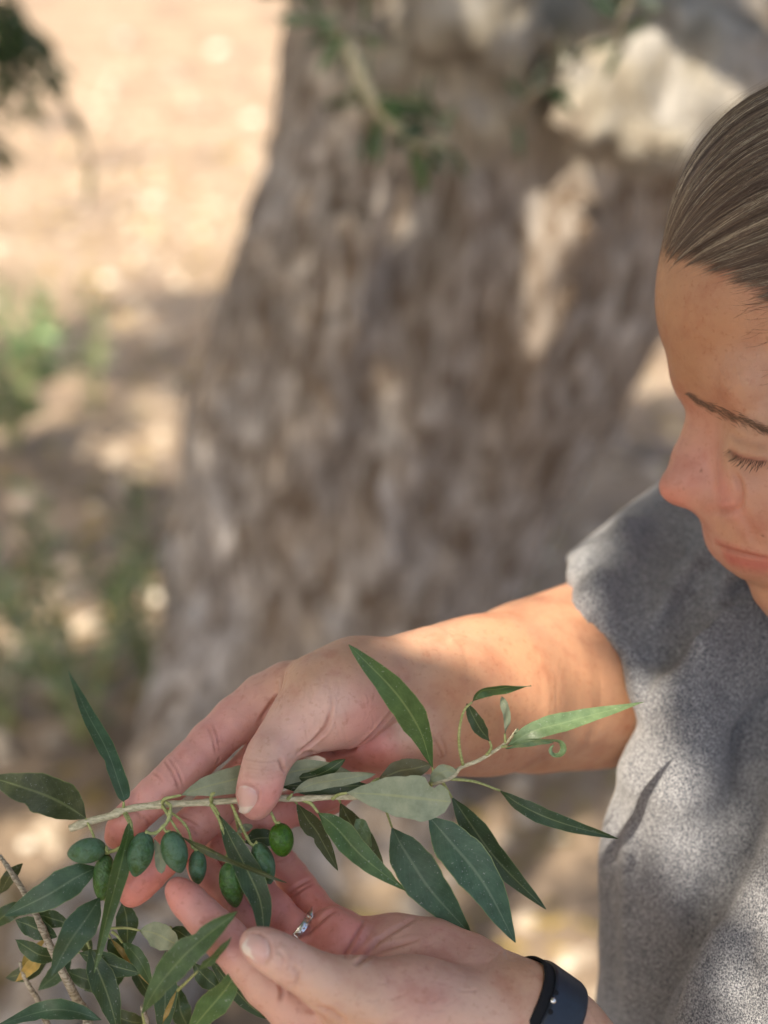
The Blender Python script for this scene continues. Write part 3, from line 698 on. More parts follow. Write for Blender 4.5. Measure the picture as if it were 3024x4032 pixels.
for pts, dep, wd in (([(2392, 2290), (2420, 2220), (2445, 2160)], .006, .009), ([(2500, 2560), (2560, 2380), (2604, 2268), (2650, 2150), (2690, 2040)], .012, .013),
                     ([(2440, 2400), (2500, 2270), (2560, 2140), (2600, 2040)], .005, .007), ([(2560, 2640), (2650, 2460), (2740, 2280)], .006, .008), ([(2760, 2340), (2700, 2460), (2640, 2600)], .005, .008), ([(2800, 2180), (2740, 2330)], .006, .008),
                     ([(2830, 2760), (2910, 2600), (3010, 2460)], .0015, .010), ([(2470, 3150), (2430, 3300), (2418, 3500), (2408, 4000)], .0018, .005),
                     ([(2960, 2900), (2860, 3250), (2700, 3600), (2560, 3900)], .003, .022), ([(2960, 3300), (2860, 3540), (2760, 3740), (2640, 4030)], .003, .009),
                     ([(2640, 2630), (2720, 2530), (2820, 2400), (2925, 2278)], .008, .007), ([(2604, 2580), (2710, 2400), (2850, 2190)], .006, .006), ([(2940, 3980), (2990, 3800), (3020, 3640)], .005, .014), ([(2540, 2900), (2500, 3300), (2480, 3700)], .002, .014)):
    cv(pts, dep*1.7, wd, lip=.5, red=0)
hem = np.clip(np.abs((V-h0)@nrm(.93*nl+.07*sdv))/.06, 0, 1)*1.0; SS.off = np.maximum(SS.off, -(.0015+.0095*hem)); V = V+SS.N*SS.off[:, None]; V = smooth(V, Q, 2)
Nn = vnormals(V, Q)
# soft creases that run down from the shoulder, and cloth waves
w = c2w(V)
a1 = np.sin((w[:, 0]*60+w[:, 2]*22+np.sin(w[:, 2]*19)*1.6)*1.0); a2 = np.sin(w[:, 0]*34-w[:, 2]*47+np.sin(w[:, 0]*41)*1.3+w[:, 1]*30)
nz = np.array([noise.noise(Vector(p)*14) for p in w[::1]]) if len(w) < 400000 else 0
V = V+Nn*((.0006*a1+.0006*a2+.0018*nz)*(.1+.9*hem))[:, None]
obj('t_shirt', c2w(V), Q, M_fab, person)
log('shirt done')
# ------------------------------------------------------------------ ground
def ground_mat():
    m, n, l, b = mat('dry_soil', .95, .1); tc = N(n, 'TexCoord')
    n1 = N(n, 'TexNoise', i_Scale=2.2, i_Detail=8.0, i_Roughness=.65); l.new(tc.outputs['Object'], n1.inputs['Vector'])
    r = ramp(n, l, n1.outputs[0], [(.32, (.17, .14, .12)), (.48, (.33, .245, .17)), (.58, (.40, .305, .215)), (.70, (.29, .235, .185))])
    n2 = N(n, 'TexNoise', i_Scale=34.0, i_Detail=6.0, i_Roughness=.75); l.new(tc.outputs['Object'], n2.inputs['Vector'])
    r2 = ramp(n, l, n2.outputs[0], [(.3, (.45, .43, .42)), (.5, (1, 1, 1)), (.72, (1.3, 1.28, 1.25))])
    c = mixc(n, l, .9, r.outputs[0], r2.outputs[0], 'MULTIPLY')
    v = N(n, 'TexVoronoi', i_Scale=7.0); l.new(tc.outputs['Object'], v.inputs['Vector'])
    vr = ramp(n, l, v.outputs['Distance'], [(.10, (1, 1, 1)), (.24, (0, 0, 0))])
    f = N(n, 'Math', operation='MULTIPLY'); f.inputs[1].default_value = .4; l.new(vr.outputs[0], f.inputs[0])
    c = mixc(n, l, f.outputs[0], c, (.50, .44, .36))
    l.new(c, b.inputs['Base Color']); bump(n, l, b, n2.outputs[0], .8, .03); return m
M_soil = ground_mat()
n0 = 150; gx = np.linspace(-1, 1, n0); gx = np.sign(gx)*(np.abs(gx)**2.2)*60; gy = np.linspace(0, 1, n0)**2.0*120-4
V = []
for y in gy:
    for x in gx:
        z = .05*noise.noise(Vector((x*.5, y*.5, 0)))+.018*noise.noise(Vector((x*2.3, y*2.3, 3))) if abs(x) < 25 and y < 40 else .05*noise.noise(Vector((x*.1, y*.1, 5)))
        V.append((x, y, z))
F = np.array([(j*n0+i, j*n0+i+1, (j+1)*n0+i+1, (j+1)*n0+i) for j in range(n0-1) for i in range(n0-1)])
obj('ground', V, F, M_soil, None, kind='structure', origin=(0, 0, 0))
def gz(x, y): return .05*noise.noise(Vector((x*.5, y*.5, 0)))+.018*noise.noise(Vector((x*2.3, y*2.3, 3)))
# stones lying about (individuals) and gravel (stuff)
def stone_mesh(r, sd):
    q = random.Random(sd); bm_v = []; 
    import bmesh
    bm = bmesh.new(); bmesh.ops.create_icosphere(bm, subdivisions=2, radius=1)
    for v in bm.verts:
        k = 1+.35*noise.noise(v.co*1.3+Vector((sd, 0, 0))); v.co = Vector((v.co.x*k, v.co.y*k*.8, v.co.z*k*.55))*r
    V = np.array([v.co[:] for v in bm.verts]); F = [tuple(x.index for x in f.verts) for f in bm.faces]; bm.free(); return V, F
M_stone = plain('limestone', (.62, .56, .46), .9)
st = [(480, 150, .05, 'pale blurred stone in the sunny dirt, topmost one on the left'), (860, 190, .06, 'pale blurred stone in the sunny dirt close to the top of the trunk'),
      (1000, 480, .055, 'bright blurred stone against the left side of the trunk in sun'), (600, 790, .05, 'round bright stone in the sunny dirt where the shade begins'),
      (430, 1110, .045, 'round pale stone inside the shaded dirt above the weeds'), (120, 380, .05, 'pale stone in the dirt behind the dark hanging bough'),
      (620, 2400, .045, 'round cream stone low beside the trunk, above the fingers'), (380, 2490, .04, 'cream stone among the grey-green weed stems'),
      (110, 3330, .04, 'yellowish stone at the left edge beside the cut stem end'), (2250, 1960, .04, 'flat sunlit stone right of the trunk, left of the nose'),
      (2200, 3330, .035, 'small stone between the hanging leaves and the grey shirt'), (2230, 3800, .04, 'sunlit stone just above the wristband')]
for i, (u, v, r, lab) in enumerate(st):
    p = PG(u, v); rr_ = r*.62; Vv, Ff = stone_mesh(rr_*(p[1]/4.0)**.6, i*3+1); p[2] = gz(p[0], p[1])+rr_*.15
    o = obj('stone', Vv+p, Ff, M_stone, None, origin=p); tag(o, lab, 'stone', 'stones scattered over the dirt')
parts = []
for i in range(1500):
    y = rnd.uniform(1.2, 9); x = rnd.uniform(-.62, .55)*y*1.0; s_ = rnd.uniform(.006, .02)*(1+y*.12)
    Vv = rng.normal(size=(8, 3)); Vv = np.array([[-1, -1, -1], [1, -1, -1], [1, 1, -1], [-1, 1, -1], [-.6, -.6, .6], [.6, -.6, .6], [.6, .6, .6], [-.6, .6, .6]])*s_*(1+.25*rng.normal(size=(8, 3)))
    a = rnd.uniform(0, 6.28); Rz = np.array([[math.cos(a), -math.sin(a), 0], [math.sin(a), math.cos(a), 0], [0, 0, .6]])
    parts.append((Vv@Rz.T+[x, y, gz(x, y)+s_*.3], [(0, 1, 5, 4), (1, 2, 6, 5), (2, 3, 7, 6), (3, 0, 4, 7), (4, 5, 6, 7)]))
V, F = merge(parts); o = obj('gravel', V, F, plain('gravel', (.46, .38, .29), .95), None, smooth=False, kind='stuff', origin=(0, 3, 0))
tag(o, 'loose grit and small clods over the dry brown soil', 'gravel')
# dry leaf litter
def blade(L, w, n=4, curl=.2):
    """small leaf, base at the origin, along +x, face +z"""
    V = []; F = []
    for i in range(n+1):
        t = i/n; ww = w*math.sin(math.pi*(.06+.92*t))**.8; z = curl*L*t*(1-t)
        V += [(t*L, -ww, z), (t*L, ww, z)]
        if i: F.append((2*i-2, 2*i, 2*i+1, 2*i-1))
    return np.array(V), F
def rotm(t, u):
    """frame with x along t, z near u"""
    t = nrm(t); y = nrm(np.cross(u, t)); z = np.cross(t, y); return np.stack([t, y, z], 1)
bv, bf = blade(.055, .007)
def leaf_cloud(P, D, S, base=bv, fc=bf):
    """many small leaves at points P, directions D, scale S"""
    n = len(P); k = len(base); D = nrm(D); U = nrm(rng.normal(size=(n, 3))+[0, 0, 1.2]); Y = nrm(np.cross(U, D)); Z = np.cross(D, Y)
    V = P[:, None, :]+S[:, None, None]*(base[None, :, 0:1]*D[:, None]+base[None, :, 1:2]*Y[:, None]+base[None, :, 2:3]*Z[:, None])
    F = (np.array(fc)[None]+(np.arange(n)*k)[:, None, None]).reshape(-1, 4)
    uv = np.tile(np.array([[(i % 2), (i//2)/((k//2)-1)] for i in range(k)]), (n, 1)); return V.reshape(-1, 3), F, uv
n = 1800; y = rng.uniform(1.2, 7, n); x = rng.uniform(-.6, .5, n)*y; P = np.stack([x, y, np.array([gz(a, b) for a, b in zip(x, y)])+.006], 1)
D = rng.normal(size=(n, 3))*[1, 1, .15]; V, F, uv = leaf_cloud(P, D, rng.uniform(.7, 1.4, n))
o = obj('leaf_litter', V, F, ML['y'], None, uv=uv, kind='stuff', origin=(0, 3, 0)); tag(o, 'dry fallen olive leaves strewn over the soil', 'leaf litter')
# ------------------------------------------------------------------ the old olive tree
YT = 2.25
def bark_mat():
    m, n, l, b = mat('olive_bark', .92, .15); tc = N(n, 'TexCoord'); a = N(n, 'Attribute', attribute_name='tone')
    mp = N(n, 'Mapping'); mp.inputs['Scale'].default_value = (1, 1, .33); mp.inputs['Rotation'].default_value = (0, .22, 0); l.new(tc.outputs['Object'], mp.inputs[0])
    n1 = N(n, 'TexNoise', i_Scale=34.0, i_Detail=8.0, i_Roughness=.68, i_Distortion=.5); l.new(mp.outputs[0], n1.inputs['Vector'])
    r = ramp(n, l, n1.outputs[0], [(.34, (.18, .13, .092)), (.44, (.37, .30, .24)), (.52, (.55, .485, .43)), (.61, (.80, .75, .70))])
    n2 = N(n, 'TexNoise', i_Scale=5.0, i_Detail=4.0); l.new(mp.outputs[0], n2.inputs['Vector'])
    r2 = ramp(n, l, n2.outputs[0], [(.35, (.95, .82, .68)), (.52, (1, .97, .94)), (.7, (1.12, 1.12, 1.15))])
    c = mixc(n, l, .85, r.outputs[0], r2.outputs[0], 'MULTIPLY')
    n3 = N(n, 'TexNoise', i_Scale=14.0, i_Detail=6.0); l.new(tc.outputs['Object'], n3.inputs['Vector'])
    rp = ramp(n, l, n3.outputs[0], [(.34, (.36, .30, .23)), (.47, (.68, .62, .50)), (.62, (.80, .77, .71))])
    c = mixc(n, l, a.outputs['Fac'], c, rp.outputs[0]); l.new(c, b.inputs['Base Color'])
    bump(n, l, b, n1.outputs[0], 1.0, .05); return m
M_bark = bark_mat()
TO = np.array([0.02, YT+.1, 0.0])
olive_tree = thing('olive_tree', 'old olive tree with a thick leaning gnarled trunk forking at the top', 'tree', TO)
class WVol(Vol): pass
TV = Vol((-1.1, .95, -.12), (1.7, 3.0, 2.35), .0155)
def tw(u, v, Y, r): p = PY(u, v, Y); d = -w2c(p)[2]; return p, r*K*d
def tc_(a, b, k=.06, fl=1.0, sub=False, fdir=(0, 1, 0)):
    (p, r1), (q, r2) = tw(*a), tw(*b); TV.cone(p, q, r1, r2, k, fl, fdir, sub)
ax = [(1230, 3640, YT, 700), (1262, 3000, YT, 620), (1312, 2333, YT, 636), (1458, 1823, YT, 726), (1622, 1458, YT, 762), (1763, 1130, YT, 800), (1925, 820, YT, 800), (2010, 520, YT, 830)]
for i in range(len(ax)-1): tc_(ax[i], ax[i+1], .05, 1.0)
tc_((1480, 560, YT, 380), (1500, -600, YT+.1, 330), .05)          # left limb
tc_((1915, 470, YT-.32, 125), (1870, 60, YT-.36, 235), .04); tc_((1870, 60, YT-.36, 235), (1850, -900, YT-.42, 220), .04)        # middle limb
tc_((2600, 430, YT-.12, 480), (2850, -900, YT, 560), .05)           # right limb
tc_((2480, 250, YT-.36, 300), (2760, 330, YT-.36, 290), .05); tc_((2660, 575, YT-.42, 105), (2230, 500, YT-.42, 80), .03)          # bulging lip of the burl
tc_((2640, 560, YT-.42, 120), (2800, 300, YT-.36, 200), .05)
tc_((1640, 330, YT-.34, 95), (1480, 130, YT-.28, 70), .05)           # old stub
tc_((1930, 500, YT-.33, 150), (1800, 560, YT-.3, 60), .05)
tc_((2170, -300, YT-.47, 70), (2040, 430, YT-.46, 60), .03, sub=True)
tc_((1760, 620, YT-.42, 36), (2180, 610, YT-.44, 44), .03, sub=True)
tc_((2180, 610, YT-.45, 44), (2640, 740, YT-.48, 40), .03, sub=True)
tc_((2040, 690, YT-.44, 70), (2070, 740, YT-.44, 50), .03, sub=True)
# flutes and root flare
for a, b, k in (((900, 2700, YT-.16, 260), (560, 4300, YT-.55, 330), .10), ((1500, 2700, YT-.2, 260), (1450, 4000, YT-.45, 260), .10), ((1250, 2500, YT-.24, 180), (1020, 3900, YT-.5, 260), .10)): tc_(a, b, k)
tc_((1150, 2900, YT-.15, 330), (450, 3750, 1.60, 330), .08); tc_((450, 3750, 1.60, 330), (200, 4400, 1.22, 340), .06)
for a, b in (((1880, 800, YT-.385, 60), (1500, 2200, YT-.34, 50)), ((1550, 700, YT-.37, 40), (1200, 1900, YT-.33, 45)), ((2250, 900, YT-.36, 45), (1900, 1900, YT-.30, 45)), ((1350, 900, YT-.31, 40), (1050, 2100, YT-.27, 35))): tc_(a, b, .07)
V, Q = TV.mesh(1); log('trunk %d' % len(V)); Nn = vnormals(V, Q)
ca_, sa_ = math.cos(.22), math.sin(.22)
def bnoise(p):
    x, y, z = p; xr = x*ca_-z*sa_*.8; q = Vector((xr*8, y*8, z*3.0))
    a = 1-abs(noise.noise(q))*2; b_ = noise.noise(Vector((xr*26, y*26, z*8))); c_ = noise.noise(Vector((x*55, y*55, z*22)))
    return .009*a*a+.009*b_+.010*c_-.006
dn = np.array([bnoise(p) for p in V]); V = V+Nn*dn[:, None]
def px(Vw): c = w2c(Vw); return c[:, 0]/(-c[:, 2])/K+W/2, -c[:, 1]/(-c[:, 2])/K+H/2
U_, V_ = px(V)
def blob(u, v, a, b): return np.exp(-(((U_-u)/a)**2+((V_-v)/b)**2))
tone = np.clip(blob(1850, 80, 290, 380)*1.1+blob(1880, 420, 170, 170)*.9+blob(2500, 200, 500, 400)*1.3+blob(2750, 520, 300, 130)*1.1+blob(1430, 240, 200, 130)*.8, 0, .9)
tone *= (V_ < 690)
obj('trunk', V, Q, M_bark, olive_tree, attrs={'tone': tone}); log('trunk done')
# the leafy shoots that grow from the fork and hang in front of it
def leafblade(L, w, n=6, curl=.12, m=2):
    V = []; F = []; uv = []
    for i in range(n+1):
        t = i/n; ww = w*math.sin(math.pi*(.05+.93*t))**.75
        for j in range(-m, m+1): V.append((t*L, ww*j/m, curl*L*t*(1-t)*4*.25+abs(j/m)*w*.25)); uv.append(((j/m+1)/2, t))
        if i:
            k = 2*m+1
            for j in range(2*m): a = (i-1)*k+j; F.append((a, a+k, a+k+1, a+1))
    return np.array(V), F, np.array(uv)
def shoot_on(parent, pts, name, rad, nleaf, lenf, mats, t0=.1, m_stem=None, spread=1.0, droop=.2):
    P = spline(pts, 20); Vt, Ft = tube(P, np.linspace(rad, rad*.45, 20), 6)
    s_ = obj(name, Vt, Ft, m_stem or M_twig, parent)
    Tn = nrm(np.gradient(P, axis=0))
    for i in range(nleaf):
        t = t0+(1-t0)*i/max(1, nleaf-1); k = min(19, int(t*19)); L = lenf*rnd.uniform(.7, 1.2)
        side = nrm(np.cross(Tn[k], [rnd.gauss(0, 1), rnd.gauss(0, 1), rnd.gauss(0, 1)])); d = nrm(Tn[k]*rnd.uniform(.2, .9)+side*spread+np.array([0, 0, -droop]))
        lv, lf, luv = leafblade(L, L*rnd.uniform(.09, .14)); Rm = rotm(d, np.array([rnd.gauss(0, .6), rnd.gauss(-.4, .6), rnd.gauss(.5, .6)]))
        obj('leaf', lv@Rm.T+P[k]+d*rad, lf, ML[rnd.choice(mats)], s_, uv=luv)
    return s_
Yf = YT-.62
shoot_on(olive_tree, [PY(1300, 60, Yf+.1), PY(1370, 170, Yf), PY(1430, 330, Yf-.02), PY(1520, 470, Yf-.02), PY(1640, 560, Yf), PY(1760, 560, Yf)], 'shoot', .010, 22, .05, 'gggd', .35, M_stem)
shoot_on(olive_tree, [PY(1480, 160, Yf+.08), PY(1360, 110, Yf), PY(1200, 40, Yf), PY(1120, -120, Yf)], 'shoot', .007, 26, .048, 'gglg', .1)
shoot_on(olive_tree, [PY(1800, 560, Yf+.05), PY(1700, 500, Yf), PY(1640, 440, Yf)], 'shoot', .006, 16, .045, 'gdb', .1)
shoot_on(olive_tree, [PY(2030, 480, Yf+.1), PY(2090, 380, Yf), PY(2230, 280, Yf), PY(2290, 200, Yf)], 'shoot', .005, 16, .045, 'ddb', .1)
shoot_on(olive_tree, [PY(2450, 200, Yf+.1), PY(2440, 100, Yf), PY(2500, -40, Yf), PY(2560, -160, Yf)], 'shoot', .005, 20, .045, 'ddb', .1)
shoot_on(olive_tree, [PY(1450, 560, Yf+.1), PY(1430, 470, Yf), PY(1400, 380, Yf)], 'shoot', .004, 9, .04, 'gdb', .1)
# ---- crown overhead: it shades the trunk and the two hands
S = np.array(SUN)
def gproj(p): p = np.asarray(p); return p-S*(p[..., 2:3]/S[2])
lit = []     # (point, radius across the sun's direction) left open to the sun
def sh(u, v, r, p=None): lit.append((PG(u, v) if p is None else p, r*.72))
for u, v, r in ((120, 1600, .30), (420, 1640, .26), (650, 1780, .20), (760, 1820, .16), (2550, 1400, .35), (2600, 1250, .35), (2240, 1960, .17), (620, 2400, .12), (380, 2500, .10), (40, 2460, .16), (110, 3330, .10), (250, 3300, .07), (2050, 3330, .12), (2240, 3330, .10), (2260, 3780, .12), (500, 1270, .10), (1080, 1120, .14), (940, 2080, .07), (2000, 3560, .08), (1450, 3500, .05)): sh(u, v, r)
for u, v, r in ((1860, 60, .14), (1900, 380, .10), (2300, 100, .12), (2600, 60, .16), (2480, 360, .10), (2700, 480, .11), (2900, 150, .16), (1440, 250, .06)): lit.append((PY(u, v, YT-.42), r))
for u, v, d, r in ((1800, 2560, .72, .022), (1980, 2540, .74, .024), (2140, 2470, .76, .028), (2250, 2380, .78, .022), (1700, 2880, .72, .010), (2080, 2870, .74, .010), (2250, 2900, .69, .018), (2420, 2800, .69, .016), (2700, 2950, .78, .02), (2960, 3600, .68, .025), (2850, 3900, .68, .02), (2380, 2230, .86, .02), (2560, 2200, .87, .02), (2560, 2060, .88, .022), (2480, 2180, .88, .018), (2950, 3700, .68, .03), (2900, 480, .73, .025)):
    lit.append((WP(u, v, d), r))
n = 150000
tcn = 5200; Tg = np.stack([rng.uniform(-2.6, 2.1, tcn), rng.uniform(-.1, 5.2, tcn), np.zeros(tcn)], 1); Tz = rng.uniform(2.5, 3.8, tcn); Tc = Tg+S*(Tz/S[2])[:, None]
P = Tc[rng.randint(0, tcn, n)]+rng.normal(size=(n, 3))*[.10, .10, .10]
# extra unseen leaves added towards the sun to shade the hands and face
ex_ = []
for (u0, u1, v0, v1, d0, cnt) in ((500, 1600, 2600, 3300, .69, 1100), (700, 2250, 3450, 4032, .66, 2600), (2600, 3300, 500, 2300, .72, 3000)):
    for q in range(cnt): p_ = WP(rnd.uniform(u0, u1), rnd.uniform(v0, v1), d0); ex_.append(p_+S*rnd.uniform(1.7, 2.6))
P = np.vstack([np.array(ex_), P])
G = gproj(P)[:, :2]
edge = 4.75+.30*np.sin(G[:, 0]*2.1+1)+.16*np.sin(G[:, 0]*6.3)
P = P[(G[:, 1] < edge) & (P[:, 2] > 2.3)]
ok = np.ones(len(P), bool)
for q, r in lit:
    dlt = P-np.array(q); t = dlt@S; d = np.linalg.norm(dlt-t[:, None]*S, axis=1); ok &= ~((d < r+.018) & (t > 0))
P = P[ok][:110000]; D = rng.normal(size=(len(P), 3))+[0, 0, -.3]
V, F, uv = leaf_cloud(P, D, rng.uniform(1.0, 1.5, len(P)))
# drop leaves hanging into a shaft by length: test leaf tips too
o = obj('crown', V, F, ML['g'], olive_tree, uv=uv, kind='stuff')  # crown leaves together with the added sun-blocking ones
for a, b, r1, r2 in ((PY(1500, -600, YT+.1), np.array([-1.6, 2.6, 3.3]), .20, .05), (PY(1900, -900, YT-.4), np.array([.1, .6, 3.2]), .12, .04), (PY(2750, -900, YT), np.array([1.9, 1.6, 3.3]), .2, .05), (PY(2750, -900, YT), np.array([1.2, 3.6, 3.4]), .16, .05), (PY(1500, -600, YT+.1), np.array([-1.2, .2, 3.1]), .14, .04)):
    m_ = (a+b)/2+[rnd.uniform(-.2, .2), rnd.uniform(-.2, .2), .25]; Pp = spline([a, m_, b], 16); Vt, Ft = tube(Pp, np.linspace(r1, r2, 16), 10, jit=.2)
    obj('limb', Vt, Ft, M_bark, olive_tree, attrs={'tone': np.zeros(len(Vt))})
log('crown')
# ---- dark foliage hanging in at the top left (another bough)
hang = thing('olive_bough', 'dark drooping olive bough, blurred, in the top left corner', 'branch', WP(-500, -500, 1.9))
Pb = [WP(-600, -500, 1.95), WP(-200, -100, 1.95), WP(60, 250, 1.9), WP(180, 480, 1.85)]
for k_, pts in enumerate(([(-600, -500, 2.6), (-210, -100, 2.6), (40, 180, 2.6), (110, 480, 2.6)], [(-300, -300, 2.6), (0, -80, 2.6), (140, 150, 2.6), (210, 300, 2.6)], [(-400, 0, 2.6), (-160, 250, 2.6), (-60, 480, 2.6), (-20, 620, 2.6)], [(60, 200, 2.6), (230, 380, 2.6), (310, 520, 2.6), (360, 640, 2.6)], [(-200, -200, 2.6), (-40, 0, 2.6), (20, 150, 2.6), (40, 330, 2.6)])):
    shoot_on(hang, [WP(*p) for p in pts], 'twig', .006, (60, 44, 50, 8, 80)[k_], .065, 'ddgd', .12, None, 1.0, .5)
# ---- weeds on the left
def weed(u, v, hgt, nst, mats, label, lenf=.05, nl=16):
    p = PG(u, v); p[2] = gz(p[0], p[1]); t = thing('weed', label, 'plant', p, 'weeds growing in the dirt left of the trunk')
    for i in range(nst):
        a = rnd.uniform(0, 6.28); s_ = hgt*rnd.uniform(.6, 1); q = p+np.array([math.cos(a)*s_*.35, math.sin(a)*s_*.35, s_]); mid = (p+q)/2+[rnd.gauss(0, .02), rnd.gauss(0, .02), .04]
        shoot_on(t, [p, mid, q], 'stem', .003, nl, lenf, mats, .2, M_pet, 1.0, 0)
weed(60, 1800, .46, 12, 'llg', 'fresh green leafy weed at the left edge beside the trunk shadow', .065, 22)
weed(380, 1640, .34, 5, 'lgp', 'thin pale green weed right of the fresh green one', .05, 12)
weed(330, 2950, .52, 9, 'pgpo', 'tall grey-green weed left of the trunk, nearest the sprig', .05, 24)
weed(600, 2750, .40, 7, 'pogp', 'bushy olive green weed close against the left side of the trunk', .05, 20)
weed(40, 2900, .40, 7, 'opo', 'low dark weed at the left edge behind the olive leaves', .05, 20)
log('weeds')
# ------------------------------------------------------------------ leaves traced one by one
def leaf(parent, pts, hw, m, peak=.5, tilt=0.0, fold=.25, under=False, petiole=None, pr=5.5, name='leaf', blunt=.0, notch=(), wav=.0):
    """pts: (u, v, depth) along the midrib, base first; hw: half width in photo pixels; tilt turns it about the midrib"""
    n, k = 22, 8; C3 = np.array([CP(*p) for p in pts]); P = spline(C3, n+1); T = nrm(np.gradient(P, axis=0)); V = []; uv = []; F = []
    dm = -P[:, 2].mean(); w = hw*K*dm; L = np.linalg.norm(np.diff(P, axis=0), axis=1).sum(); ph = rnd.uniform(0, 6)
    for i in range(n+1):
        t = i/n; view = -nrm(P[i]); side = nrm(np.cross(view, T[i])); nn = np.cross(T[i], side)
        tl = tilt+.22*math.sin(ph+t*3.0)*(1 if not under else .5)
        c_, s_ = math.cos(tl), math.sin(tl); sd_ = side*c_+nn*s_; up = nn*c_-side*s_
        # lanceolate outline with the widest point at 'peak'
        a = t/peak if t < peak else (1-t)/(1-peak); prof = math.sin(math.pi/2*min(1, max(0, a)))**(.92 if t < peak else (.80-.35*blunt)); prof = max(prof, .02)
        for j in range(-k//2, k//2+1):
            x = j/(k/2); ww = w*prof*(1+.035*math.sin(t*23+ph+x)+.02*math.sin(t*51+ph*2))
            for (nt, nsd, nd, nw) in notch:
                if x*nsd > 0: ww *= 1-nd*math.exp(-((t-nt)/nw)**2)
            z = fold*abs(x)**1.3*ww*.55+.0004*math.sin(t*13+ph*3+x*2)+wav*w*math.sin(t*9+ph)*x
            V.append(P[i]+sd_*x*ww+up*z); uv.append(((x+1)/2, t))
    kk = k+1
    for i in range(n):
        for j in range(k):
            a = i*kk+j; q = (a, a+kk, a+kk+1, a+1); F.append(q[::-1] if under else q)
    o = obj(name, c2w(np.array(V)), F, ML[m], parent, uv=uv)
    if petiole:
        Pp = spline([CP(*p) for p in petiole]+[CP(*pts[0])], 12); Vt, Ft = tube(c2w(Pp), np.linspace(pr*1.25, pr*.8, 12)*K*dm, 7); obj('petiole', Vt, Ft, M_pet, o)
    return o
def oliv(parent, c, d, lo_, sh_, ang, m, pointed=0.0, stalk=None, seed=0, sr=5.0):
    """ang: direction of the tip in degrees, clockwise on the photo from straight down... 0 = tip down, 90 = tip left"""
    n, k = 28, 24; a = math.radians(ang); cc = CP(c[0], c[1], d); ax = np.array([-math.sin(a), -math.cos(a), .05*math.sin(seed)]); ax = nrm(ax); s1 = nrm(np.cross(ax, [0, 0, 1])); s2 = np.cross(s1, ax)
    L, Rr = lo_*K*d, sh_*K*d; V = []; F = []
    for i in range(n+1):
        th_ = math.pi*i/n; z = -math.cos(th_); r = math.sin(th_)
        if z > 0: r *= 1-pointed*.38*z**2; z = z*(1+pointed*.05)
        r *= 1+.05*math.cos(th_); 
        for j in range(k):
            p = 2*math.pi*j/k; q = Vector((r*math.cos(p)*2, r*math.sin(p)*2, z*2+seed*3)); f = 1+.018*noise.noise(q*1.6)+.008*noise.noise(q*5)
            V.append(cc+ax*z*L+(s1*math.cos(p)+s2*math.sin(p))*r*Rr*f)
    for i in range(n):
        for j in range(k): F.append((i*k+j, i*k+(j+1) % k, (i+1)*k+(j+1) % k, (i+1)*k+j))
    if pointed > .5:
        V = np.array(V); 
    o = obj('olive', c2w(np.array(V)), F, MO[m], parent)
    if stalk:
        Pp = spline([CP(*p) for p in stalk]+[cc-ax*L*.97], 26); rad = sr*K*d*(1+.18*np.array([noise.noise(Vector((i*.9, seed, 0))) for i in range(26)])); rad[-3:] *= np.array([1.15, 1.6, 2.0])
        for j_ in (8, 15, 20): rad[j_] *= 1.35
        Vt, Ft = tube(c2w(Pp), rad, 8); obj('stalk', Vt, Ft, M_pet, o)
    return o
DS = .6805
sprig = thing('olive_sprig', 'cut olive sprig with eight green olives held between thumb and fingers', 'olive sprig', WP(275, 3262, DS))
def st_(pts, rad, name='stem', parent=sprig, m=M_stem, n=60, nodes_=()):
    Pp = spline([CP(*p) for p in pts], n); r_ = np.interp(np.linspace(0, 1, n), np.linspace(0, 1, len(rad)), rad)*K*(-Pp[:, 2])
    r_ = r_*(1+.06*np.array([noise.noise(Vector((i*.6, 3, 0))) for i in range(n)]))
    for t in nodes_: r_ *= 1+.32*np.exp(-((np.linspace(0, 1, n)-t)/.010)**2)
    Vt, Ft = tube(c2w(Pp), r_, 12); return obj(name, Vt, Ft, m, parent)
st_([(275, 3263, DS), (347, 3236, DS), (434, 3213, DS), (496, 3188, DS), (631, 3168, DS), (737, 3163, DS), (834, 3158, DS), (916, 3153, DS), (1095, 3143, DS), (1171, 3146, DS), (1280, 3140, DS), (1415, 3136, DS), (1560, 3118, DS), (1692, 3088, DS), (1779, 3059, DS), (1815, 3022, DS), (1887, 2993, DS), (1968, 2943, DS), (2005, 2912, DS), (2034, 2870, DS)],
    [15, 15, 15, 14.5, 14, 13.5, 13, 12.5, 12, 11.5, 11, 10, 9, 9, 9, 8, 8, 7, 6, 3], nodes_=(.03, .13, .21, .31, .44, .50, .57, .63), n=120)
lf = lambda *a, **k: leaf(sprig, *a, **k)
lf([(487, 3158, .678), (482, 3120, .679), (424, 2963, .69), (340, 2800, .71), (270, 2640, .735)], 36, 'b', .42, .5, petiole=[(487, 3185, DS)], notch=((.45, 1, .3, .03),))
lf([(338, 3222, .680), (250, 3165, .684), (120, 3110, .70), (-40, 3060, .72)], 82, 'o', .45, .1, notch=((.62, 1, .22, .04),), petiole=[(345, 3238, DS)])
lf([(507, 3240, .668), (495, 3330, .664), (450, 3499, .662), (371, 3830, .664)], 44, 'g', .42, -.5, petiole=[(490, 3205, .679)], fold=.5)
lf([(713, 3131, .676), (800, 3100, .6745), (900, 3075, .676), (1010, 3040, .682)], 52, 'p', .75, .1, under=True, petiole=[(636, 3170, DS), (645, 3148, .677), (670, 3140, .676)], pr=6.5)
lf([(880, 3120, .679), (1000, 3090, .6845), (1200, 3030, .684), (1385, 3042, .685)], 44, 'p', .62, .2, under=True, petiole=[(832, 3155, .679), (833, 3130, .674), (850, 3122, .675)], pr=6.5)
